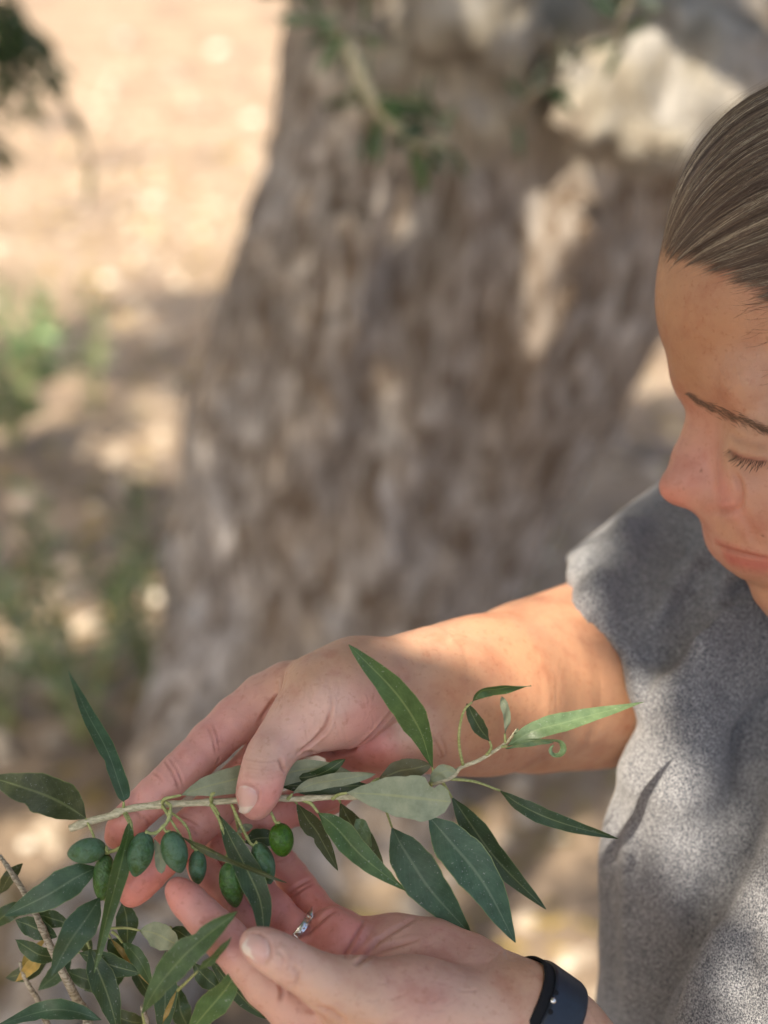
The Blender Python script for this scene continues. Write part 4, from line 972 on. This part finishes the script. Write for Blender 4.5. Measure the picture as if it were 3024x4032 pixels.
lf([(1455, 3092, .684), (1280, 3096, .686), (1100, 3092, .688)], 42, 'd', .5, .1)
lf([(1110, 3066, .687), (1247, 3052, .682), (1361, 2988, .676)], 24, 'd', .7, .0)
lf([(1150, 3126, .6775), (1210, 3095, .6765), (1310, 3072, .675), (1480, 3048, .676)], 30, 'p', .62, .45, under=True, petiole=[(1133, 3146, .679)], pr=6.5, blunt=.7)
lf([(1366, 3122, .675), (1500, 3128, .671), (1640, 3142, .669), (1776, 3158, .671)], 86, 'p', .70, .1, under=True, fold=.12, petiole=[(1310, 3146, .679), (1330, 3130, .677)], blunt=.9, notch=((.80, 1, .45, .05),), pr=6.5)
lf([(1703, 3021, .679), (1649, 2869, .674), (1560, 2730, .668), (1372, 2538, .662)], 62, 'g', .52, -.25, fold=.3, petiole=[(1700, 3088, DS), (1706, 3050, .679)])
lf([(1490, 3066, .680), (1580, 3035, .684), (1700, 3012, .684)], 52, 'o', .55, .35, under=True, petiole=[(1440, 3128, DS), (1452, 3100, .676), (1470, 3078, .676)], pr=7)
lf([(1692, 3080, .677), (1740, 3040, .673), (1800, 3034, .672)], 30, 'p', .5, .2, under=True, petiole=[(1700, 3092, DS)])
lf([(1858, 2765, .667), (1900, 2722, .665), (1977, 2708, .668), (2092, 2700, .672)], 28, 'g', .5, .9, fold=.9, petiole=[(1824, 3014, DS), (1810, 2950, .676), (1808, 2880, .671), (1826, 2800, .668)])
lf([(1928, 2918, .676), (1885, 2860, .671), (1837, 2770, .668)], 28, 'd', .55, .1, petiole=[(1915, 2975, DS), (1934, 2945, .678)], blunt=.5)
lf([(1988, 2890, .678), (1996, 2824, .675), (1975, 2742, .672)], 17, 'p', .7, .3, under=True, petiole=[(1990, 2925, DS)], blunt=.8)
lf([(1996, 2938, .678), (2100, 2880, .676), (2260, 2835, .68), (2536, 2764, .70)], 40, 'l', .5, -.35, fold=.5, petiole=[(1975, 2940, DS)])
lf([(1990, 2948, .680), (2080, 2925, .682), (2180, 2922, .684)], 15, 'l', .5, .3)
sp = [(2030, 2922, .678), (2100, 2910, .674)]+[(2190+34*math.cos(a)*(1-.06*i), 2950-34*math.sin(a)*(1-.06*i), .670-.0006*i) for i, a in enumerate(np.linspace(1.6, -4.2, 8))]
leaf(sprig, sp, 17, 'l', .4, .8, fold=.2)
lf([(2020, 2900, .679), (2035, 2880, .678), (2040, 2866, .678)], 6, 'p', .4, .1)
lf([(1968, 3113, .70), (2060, 3175, .695), (2200, 3236, .695), (2436, 3303, .705)], 33, 'd', .5, .2, petiole=[(1765, 3066, .681), (1870, 3078, .69)])
lf([(1169, 3165, .682), (1215, 3230, .684), (1262, 3300, .686), (1331, 3428, .69)], 42, 'o', .42, .3, notch=((.62, -1, .4, .05),), petiole=[(1160, 3150, DS)])
lf([(1253, 3200, .677), (1330, 3265, .674), (1430, 3375, .670), (1600, 3508, .668)], 50, 'g', .45, .1, petiole=[(1190, 3150, DS), (1225, 3165, .679)], pr=7, notch=((.93, 1, .5, .03),))
lf([(1340, 3160, .690), (1380, 3240, .693), (1430, 3310, .695), (1510, 3408, .70)], 50, 'o', .5, .2, petiole=[(1335, 3145, DS)])
lf([(1400, 3225, .684), (1428, 3262, .683), (1462, 3335, .684)], 26, 'l', .35, .2, blunt=.6)
lf([(1543, 3258, .70), (1600, 3360, .697), (1700, 3510, .695), (1855, 3680, .70)], 82, 'b', .5, .1, fold=.2, petiole=[(1500, 3130, DS), (1520, 3190, .69)])
lf([(1688, 3215, .688), (1770, 3310, .684), (1900, 3470, .681), (2030, 3712, .683)], 84, 'b', .5, -.1, fold=.2, petiole=[(1640, 3103, DS), (1660, 3160, .684)])
lf([(1779, 3140, .694), (1850, 3240, .695), (1960, 3390, .697), (2150, 3580, .70)], 50, 'd', .5, .3, petiole=[(1740, 3075, DS)])
lf([(863, 3209, .676), (910, 3305, .670), (975, 3430, .665), (1028, 3560, .660), (1040, 3740, .652)], 50, 'd', .55, -.1, petiole=[(829, 3165, .679), (845, 3180, .678)], pr=7)
lf([(713, 3293, .666), (800, 3340, .662), (950, 3404, .660), (1128, 3476, .662)], 20, 'o', .45, .7, petiole=[(640, 3172, .677), (672, 3228, .671)], fold=.5)
lf([(607, 3302, .667), (628, 3360, .665), (636, 3440, .664)], 22, 'p', .72, .2, under=True, blunt=.9)
lf([(930, 3282, .687), (960, 3262, .686), (995, 3252, .686)], 16, 'p', .6, .1, under=True, blunt=.8)
lf([(965, 3318, .694), (1020, 3300, .694), (1110, 3300, .695)], 38, 'd', .5, .2, petiole=[(925, 3200, .685), (945, 3290, .692)])
o_ = lambda *a, **k: oliv(sprig, *a, **k)
o_((342, 3350), .672, 76, 49, 80, 'b', .3, [(345, 3240, .679), (362, 3275, .676), (372, 3300, .674), (395, 3330, .672), (425, 3352, .671)], 1)
o_((408, 3452), .676, 92, 42, 6, 'g', .5, [(495, 3200, .679), (516, 3245, .675), (512, 3300, .672), (470, 3340, .674), (425, 3356, .675)], 2, 7)
o_((552, 3363), .666, 88, 52, 14, 'b', .9, [(655, 3160, .677), (672, 3175, .671), (662, 3228, .668), (642, 3255, .667), (612, 3280, .667)], 3, 6.5)
o_((688, 3354), .665, 84, 52, -16, 'b', .8, [(643, 3256, .6675), (652, 3272, .667)], 4)
o_((778, 3414), .673, 68, 36, 0, 'b', .6, [(636, 3178, .679), (700, 3218, .675), (738, 3262, .673), (752, 3310, .673), (757, 3335, .673)], 5)
o_((914, 3482), .668, 90, 50, -10, 'g', .85, [(830, 3168, .679), (862, 3225, .675), (882, 3288, .672), (900, 3345, .670), (893, 3375, .669)], 6, 6.5)
o_((1038, 3398), .672, 84, 44, -18, 'b', .7, [(912, 3168, .679), (935, 3218, .676), (960, 3272, .674), (990, 3325, .672)], 7, 6)
o_((1108, 3307), .668, 66, 49, -8, 'v', .1, [(1040, 3170, .679), (1060, 3190, .674), (1075, 3215, .671), (1086, 3238, .669)], 8, 6)
# ------------------------------------------------------------------ shoots of the tree that rise at lower left
base = gproj(np.array([0, 0, 0]))
shA = thing('olive_shoot', 'near olive shoot with large glossy leaves rising from the bottom left corner', 'olive shoot', PG(400, 4700), 'young olive shoots at the lower left')
b0 = w2c(PG(400, 4700))
def long_stem(parent, pts, rad):
    P0 = [b0+np.array([rnd.uniform(-.05, .05), 0, rnd.uniform(-.05, .05)]), (b0+CP(pts[0][0]+150, pts[0][1]+1500, .82))/2*1.0]
    Pp = spline(P0+[CP(pts[0][0]+60, pts[0][1]+500, .70)]+[CP(*p) for p in pts], 70); r_ = np.interp(np.linspace(0, 1, 70), np.linspace(0, 1, len(rad)), rad)*K*.68
    for t in (.72, .80, .88, .94): r_ *= 1+.3*np.exp(-((np.linspace(0, 1, 70)-t)/.008)**2)
    Vt, Ft = tube(c2w(Pp), r_, 10); return obj('stem', Vt, Ft, M_twig, parent)
long_stem(shA, [(350, 4060, .70), (338, 3990, .70), (305, 3940, .698), (272, 3875, .695), (241, 3815, .692), (200, 3730, .69), (150, 3620, .69), (92, 3509, .695), (39, 3427, .70), (0, 3370, .71)], [24, 22, 19, 18, 15, 12, 8])
lf = lambda *a, **k: leaf(shA, *a, **k)
lf([(384, 3414, .678), (300, 3455, .672), (180, 3528, .668), (17, 3606, .674)], 62, 'b', .5, .15, fold=.2, petiole=[(430, 3500, .690), (412, 3440, .684)])
lf([(393, 3533, .674), (345, 3610, .668), (280, 3700, .664), (204, 3842, .664)], 64, 'b', .52, -.1, fold=.2, petiole=[(450, 3590, .688), (420, 3550, .680)])
lf([(60, 3622, .69), (130, 3650, .69), (225, 3690, .692)], 42, 'd', .55, .1)
lf([(140, 3600, .695), (200, 3615, .695), (275, 3640, .695)], 34, 'd', .5, .1)
lf([(183, 3735, .70), (130, 3800, .705), (62, 3865, .715)], 26, 'y', .45, .3)
lf([(312, 3752, .688), (380, 3775, .686), (450, 3805, .686), (560, 3832, .688)], 45, 'd', .55, .1, petiole=[(300, 3740, .69)])
lf([(353, 3735, .684), (385, 3820, .682), (425, 3920, .682), (470, 4080, .684)], 52, 'd', .5, .1, petiole=[(340, 3700, .69)])
lf([(400, 4016, .684), (280, 3980, .680), (150, 3985, .680), (-30, 4050, .684)], 42, 'b', .5, .4, notch=((.62, 1, .25, .03),))
lf([(484, 3550, .694), (500, 3630, .695), (502, 3735, .697)], 44, 'd', .5, .1)
lf([(550, 3664, .689), (600, 3672, .686), (650, 3695, .684), (696, 3720, .684)], 50, 'p', .55, .1, under=True, blunt=.9, petiole=[(430, 3655, .69), (500, 3654, .69)], pr=5)
lf([(482, 3712, .687), (520, 3745, .685), (560, 3800, .684), (600, 3888, .685)], 30, 'g', .5, .2, petiole=[(440, 3668, .69), (462, 3685, .689)])
lf([(436, 3695, .692), (500, 3770, .692), (592, 3882, .694)], 14, 'y', .5, .1, petiole=[(420, 3670, .692)])
lf([(425, 3700, .695), (455, 3730, .695), (510, 3790, .695)], 34, 'd', .5, .1)
lf([(676, 3655, .694), (715, 3675, .693), (770, 3715, .693)], 26, 'd', .5, .1, petiole=[(668, 3650, .694)])
for (u, v, a, L, hw, m_) in ((120, 3560, 2.6, 190, 34, 'd'), (60, 3700, .4, 200, 36, 'd'), (150, 3900, -.9, 210, 36, 'b'), (300, 3600, 1.2, 170, 34, 'd'), (250, 3820, .2, 220, 38, 'd'), (20, 3850, -.4, 180, 34, 'o'), (330, 3900, -.5, 200, 38, 'd'), (520, 3800, .9, 190, 36, 'd'), (700, 3880, 1.3, 200, 40, 'd'), (90, 3400, 2.2, 150, 26, 'o'), (420, 3980, .3, 170, 36, 'o')):
    dd = rnd.uniform(.70, .73); c_, s_ = math.cos(a)*L, math.sin(a)*L
    lf([(u, v, dd), (u+c_*.5-s_*.08, v+s_*.5+c_*.08, dd-.006), (u+c_, v+s_, dd+.004)], hw, m_, .5, rnd.uniform(-.5, .5))
shB = thing('olive_shoot', 'olive shoot in front of the lower hand, long leaves pointing up right', 'olive shoot', PG(700, 4700), 'young olive shoots at the lower left')
b0 = w2c(PG(700, 4700))
long_stem(shB, [(600, 4180, .68), (590, 4080, .676), (570, 4000, .672), (560, 3960, .67)], [20, 18, 15, 12, 8])
lf = lambda *a, **k: leaf(shB, *a, **k)
lf([(560, 3990, .645), (640, 3860, .640), (760, 3730, .636), (934, 3588, .634)], 60, 'g', .55, -.2, fold=.3, notch=((.72, 1, .35, .05),), petiole=[(575, 4060, .660)])
lf([(778, 3824, .640), (840, 3770, .638), (912, 3690, .637)], 22, 'g', .45, .6, petiole=[(700, 3900, .655)])
lf([(735, 4080, .655), (820, 3975, .650), (885, 3900, .647), (942, 3800, .645)], 56, 'g', .45, .2, petiole=[(700, 4150, .66)])
lf([(652, 3745, .690), (650, 3850, .692), (650, 3950, .694), (640, 4090, .70)], 50, 'b', .5, .1)
lf([(640, 4030, .665), (662, 3975, .664), (695, 3900, .665)], 10, 'y', .5, .1)
lf([(825, 3775, .690), (900, 3870, .690), (985, 3960, .692), (1065, 4015, .695)], 32, 'd', .35, .3)
lf([(760, 3790, .694), (810, 3850, .694), (870, 3900, .695)], 36, 'd', .5, .1)
shC = thing('olive_shoot', 'thin bare olive twig at the left edge with a yellow leaf', 'olive shoot', PG(150, 4700), 'young olive shoots at the lower left')
b0 = w2c(PG(150, 4700)); long_stem(shC, [(230, 4150, .72), (170, 4000, .715), (145, 3930, .713), (121, 3894, .71), (96, 3846, .71), (80, 3790, .715)], [14, 13, 12, 10, 8])
leaf(shC, [(96, 3830, .712), (110, 3770, .712), (185, 3690, .712)], 18, 'y', .5, .2)
log('leaves')
# ------------------------------------------------------------------ hair, brows, lashes
def hair_mat():
    m, n, l, b = mat('hair', .42, .5); a = N(n, 'Attribute', attribute_name='col'); l.new(a.outputs['Color'], b.inputs['Base Color'])
    b.inputs['Anisotropic'].default_value = .5; return m
M_hair = hair_mat()
HB = BVHTree.FromPolygons(HS.V.tolist(), HS.Q.tolist())
gP, gF = 150, 90; RT = np.zeros((gP, gF))
def sdir(psi, phi): return Bd*math.cos(phi)+math.sin(phi)*(E1*math.cos(psi)+E2*math.sin(psi))
for a in range(gP):
    for b in range(gF):
        d = sdir(-math.pi+2*math.pi*a/gP, math.pi*b/(gF-1)); q = 1/np.linalg.norm(d/hr); o_w = HP(*(hcx+d*(q+260))); t_w = HP(*hcx); dv = t_w-o_w; L_ = np.linalg.norm(dv)
        h = HB.ray_cast(Vector(o_w), Vector(dv/L_)); r_ = (1-h[3]/L_)*(q+260) if h[0] is not None else q; RT[a, b] = max(q-14, min(r_, q+90))
for it in range(2): RT = (RT*2+np.roll(RT, 1, 0)+np.roll(RT, -1, 0))/4
def scalp(psi, phi, lift=0.0):
    d = sdir(psi, phi); x = (psi+math.pi)/(2*math.pi)*gP; y = min(max(phi/math.pi*(gF-1), 0), gF-1.001); i0 = int(x) % gP; i1 = (i0+1) % gP; j0 = int(y); fx = x-int(x); fy = y-j0
    q = (RT[i0, j0]*(1-fx)+RT[i1, j0]*fx)*(1-fy)+(RT[i0, j0+1]*(1-fx)+RT[i1, j0+1]*fx)*fy
    return HP(*(hcx+d*(q+lift)))
def groove(psi): return noise.noise(Vector((psi*16, 0, 2)))*9+noise.noise(Vector((psi*45, 3, 0)))*6
nS, nT = 400, 40; V = []; F = []; cc_ = []
for i in range(nS):
    psi = -math.pi+2*math.pi*i/nS
    for j in range(nT):
        t = j/(nT-1); phi = (hl(psi)-.14-.07*noise.noise(Vector((psi*14, 1, 1)))-.05*noise.noise(Vector((psi*60, 4, 1))))*(1-t)*.985+.05; li = -9+20*min(1, t*3)+groove(psi)*min(1, t*6)
        V.append(scalp(psi, phi, li)); g = noise.noise(Vector((psi*50, phi*2, 0))); cc_.append((.11+.04*g, .078+.03*g, .055+.02*g))
for i in range(nS):
    for j in range(nT-1): a = i*nT+j; b_ = ((i+1) % nS)*nT+j; F.append((a, b_, b_+1, a+1))
hair = obj('hair', c2w(np.array(V)), F, M_hair, person, attrs={'col': np.array(cc_)})
def strands(spec, name, parent):
    """spec: list of (points (camera space), radius m, colour)"""
    V = []; F = []; col = []; o = 0
    for P, r, c in spec:
        n = len(P); T = nrm(np.gradient(P, axis=0)); vw = nrm(-P); sd_ = nrm(np.cross(T, vw)); up = np.cross(sd_, T); rr_ = r*np.minimum(1, np.linspace(0, 1, n)*6+.3)*np.minimum(1, (1-np.linspace(0, 1, n))*5+.12)
        ring = np.stack([P+sd_*rr_[:, None], P+up*rr_[:, None]*.9, P-sd_*rr_[:, None]], 1).reshape(-1, 3); V.append(ring); col.append(np.tile(c, (len(ring), 1)))
        a = np.arange(n-1)*3+o
        for q in ((0, 1, 4, 3), (1, 2, 5, 4), (2, 0, 3, 5)): F.append(np.stack([a+q[0], a+q[1], a+q[2], a+q[3]], 1))
        o += 3*n
    return obj(name, c2w(np.vstack(V)), np.vstack(F), M_hair, parent, attrs={'col': np.vstack(col)})
spec = []
for i in range(11000):
    psi = rnd.gauss(.9, .75); psi = max(-2.2, min(2.6, psi)); t0 = rnd.random()**1.8*.5-.02
    if rnd.random() < .5: t0 = rnd.gauss(.03, .035)
    n = 14; t1 = min(.97, t0+rnd.uniform(.25, .7)); w1 = rnd.gauss(0, .012); clump = round(psi*70)/70; lf0 = rnd.uniform(6, 22); P = []
    for k in range(n):
        s_ = k/(n-1); t = t0+(t1-t0)*s_; ps = psi+(clump-psi)*.6*s_+w1*math.sin(s_*5)+.02*math.sin(clump*40+t*4); phi = hl(ps)*(1-t)*.985+.05
        P.append(scalp(ps, phi, 1+(lf0+6)*min(1, max(0, t)*3.5+.06*s_)+groove(ps)*min(1, max(0, t)*5)))
    x = noise.noise(Vector((clump*23, 0, 7)))*.8+rnd.gauss(0, .28)-.08
    c = np.array((.13, .092, .072)) if x < .02 else (np.array((.25, .19, .14)) if x < .32 else np.array((.60, .53, .41)))
    spec.append((np.array(P), rnd.uniform(.00005, .00011)*(.6 if t0 < .02 else 1), c*rnd.uniform(.75, 1.25)))
for i in range(110):      # flyaways
    psi = rnd.uniform(-.2, 1.5); t0 = rnd.uniform(0, .4); n = 10; h_ = rnd.uniform(20, 55); ph_ = rnd.uniform(-.06, .06); P = []
    for k in range(n):
        s_ = k/(n-1); t = t0+.35*s_; P.append(scalp(psi+ph_*s_, hl(psi)*(1-t)+.05, 14+h_*math.sin(s_*2.4)))
    spec.append((np.array(P), .00004, np.array((.35, .27, .18))*rnd.uniform(.7, 1.4)))
strands(spec, 'hair_strands', hair)
def on_face(pts, n):
    Q2 = spline(np.array(pts, float), n); out = []
    for q in Q2:
        h, nn = HS.hit(*q)
        if h is None: return None
        out.append(h+nn*.0004)
    return np.array(out)
spec = []
for i in range(300):      # brow
    t = rnd.random(); L = [(2700, 1548), (2760, 1590), (2850, 1628), (2940, 1662), (3040, 1706)]; q = spline(np.array(L, float), 60)[int(t*59)]; wd = (5+19*min(1, t*3.2))*(1-.35*t)
    u, v = q[0]+rnd.gauss(0, 4), q[1]+rnd.gauss(0, wd*.5); ln = rnd.uniform(26, 46); a = .45+rnd.gauss(0, .2)
    P = on_face([(u, v), (u+math.cos(a)*ln*.5, v+math.sin(a)*ln*.5-2), (u+math.cos(a)*ln, v+math.sin(a)*ln)], 5)
    if P is not None: P = P+np.linspace(0, .0006, 5)[:, None]*np.array([-.3, .2, .9]); spec.append((P, rnd.uniform(.00006, .00011), np.array((.21, .125, .08))*rnd.uniform(.7, 1.3)))
strands(spec, 'eyebrow', person)
spec = []
for i in range(64):       # lashes
    if rnd.random() < .12: continue
    t = i/63; q = spline(np.array([(2872, 1766), (2905, 1790), (2950, 1806), (3000, 1812), (3060, 1812)], float), 64)[i]
    h, nn = HS.hit(*q)
    if h is None: continue
    ln = (.0050+.0035*math.sin(t*3.0))*rnd.uniform(.55, 1.2); dr = nrm(np.array([-.55+.35*t+rnd.gauss(0, .16), -.80+rnd.gauss(0, .07), .35])); P = np.array([h+dr*ln*s_+np.array([-.0008, .0014, .0018])*s_*s_ for s_ in np.linspace(0, 1, 6)])
    spec.append((P, .00009, np.array((.030, .018, .012))))
strands(spec, 'eyelashes', person)
spec = []
for i in range(150):      # short wispy hair on the temple and hairline
    u = rnd.uniform(2620, 3040); v0 = np.interp(u, [2600, 2680, 2800, 2900, 3024], [880, 930, 1020, 1080, 1130]); v = v0+abs(rnd.gauss(0, 1))*(30 if u < 2850 else 60+ (u-2850)*.7); ln = rnd.uniform(60, 150); a = rnd.uniform(-1.1, -.5) if u < 2850 else rnd.uniform(-.7, .0)
    P = on_face([(u, v), (u+math.cos(a)*ln*.5, v+math.sin(a)*ln*.5+6), (u+math.cos(a)*ln, v+math.sin(a)*ln)], 7)
    if P is not None: spec.append((P, rnd.uniform(.00003, .00006), np.array((.18, .11, .07))*rnd.uniform(.6, 1.5)))
strands(spec, 'baby_hair', hair)
log('hair')
# ------------------------------------------------------------------ wristband and ring
M_band = plain('silicone_band', (.010, .018, .034), .42); M_metal = plain('steel', (.75, .75, .74), .18, 1.0); M_dark = plain('band_hole', (.004, .005, .008), .95)
axd = nrm(CP(2300, 4190, .670)-CP(2040, 4010, .664)); c0 = CP(2098, 4045, .6645)
band = thing('wristband', 'dark navy silicone watch strap with a metal stud round the near wrist', 'wristband', c2w(c0))
LB = BVHTree.FromPolygons(LS.V.tolist(), LS.Q.tolist())
def loop_band(cen, axis, halfw, off, thick, n=64, m=5, bow=0.0, bvh=LB, ro=.06, fl=0.0):
    e1 = nrm(np.cross(axis, [0, 0, 1.])); e2 = np.cross(axis, e1); V = []
    for i in range(n):
        a = 2*math.pi*i/n; d = e1*math.cos(a)+e2*math.sin(a); rs = []
        h = bvh.ray_cast(Vector(cen+d*ro), Vector(-d)); r = (ro-h[3]) if h[0] is not None else .025
        for j, (s_, tt) in enumerate([(-1, 0), (-1, .8), (-.85, 1), (.85, 1), (1, .8), (1, 0)]):
            V.append(cen+axis*halfw*s_+d*(r+off+thick*tt))
    F = [(i*6+j, ((i+1) % n)*6+j, ((i+1) % n)*6+(j+1) % 6, i*6+(j+1) % 6) for i in range(n) for j in range(6)]
    V = np.array(V).reshape(n, 6, 3)
    for it in range(4): V = (V+np.roll(V, 1, 0)*.5+np.roll(V, -1, 0)*.5)/2
    return V.reshape(-1, 3), F, e1, e2
Vb, Fb, e1, e2 = loop_band(c0, axd, .0094, .0012, .0022, ro=.05)
obj('strap', c2w(Vb), Fb, M_band, band)
Vb2, Fb2, _, _ = loop_band(c0-axd*.0045, axd, .0100, .0002, .0014, ro=.05); obj('strap', c2w(Vb2), Fb2, M_dark, band, label='darker inner end of the strap')
SB = BVHTree.FromPolygons(Vb.tolist(), [tuple(f) for f in Fb])
def disc(u, v, r, m, name, hgt, bvh=SB):
    d = Vector(CP(u, v, 1)).normalized(); h = bvh.ray_cast(Vector((0, 0, 0)), d)
    if h[0] is None: return
    p, nn = np.array(h[0]), np.array(h[1]); nn = nn if nn[2] > 0 else -nn; a = nrm(np.cross(nn, [0, 1, 0])); b_ = np.cross(nn, a); V = []; F = []
    prof = [(1, -.2), (1, .2), (.8, .7), (.4, 1)]
    for (q, z) in prof:
        for j in range(16): t = 2*math.pi*j/16; V.append(p+nn*z*hgt+(a*math.cos(t)+b_*math.sin(t))*r*q)
    V.append(p+nn*hgt*1.05); 
    for i in range(3):
        for j in range(16): F.append((i*16+j, i*16+(j+1) % 16, (i+1)*16+(j+1) % 16, (i+1)*16+j))
    for j in range(16): F.append((48+j, 48+(j+1) % 16, 64))
    obj(name, c2w(np.array(V)), F, m, band)
disc(2178, 3940, .0014, M_metal, 'stud', .0009); disc(2190, 3908, .0013, M_dark, 'hole', .0002); disc(2168, 3984, .0013, M_dark, 'hole', .0002)
# ring on the ring finger
a_, b_ = CP(1150, 3655, .680), CP(1230, 3720, .679); rc = CP(1172, 3672, .6795)
ring = thing('ring', 'silver ring set with small clear stones on the lower hand', 'ring', c2w(rc))
Vr, Fr, e1, e2 = loop_band(rc, nrm(b_-a_), .0019, .0002, .0011, n=64, ro=.0125); obj('ring_band', c2w(Vr), Fr, M_metal, ring)
M_gem, gn, gl, gb = mat('gemstone', .05, .8); gb.inputs['Base Color'].default_value = (.85, .87, .9, 1); gb.inputs['Metallic'].default_value = .7
Vq = Vr.reshape(64, 6, 3)
for i in range(0, 64, 2):
    p = (Vq[i, 2]*.25+Vq[i, 3]*.75); 
    if p[2] < rc[2]-.002: continue
    d = nrm(p-rc); s_ = .00055; V = np.array([(1, 0, 0), (0, 1, 0), (-1, 0, 0), (0, -1, 0), (0, 0, 1), (0, 0, -1)])*s_; Rm = rotm(d, np.array([.3, .8, .2]))
    obj('gem', c2w(V@Rm.T+p+d*.0004), [(0, 1, 4), (1, 2, 4), (2, 3, 4), (3, 0, 4), (1, 0, 5), (2, 1, 5), (3, 2, 5), (0, 3, 5)], M_gem, ring, smooth=False)
log('end')
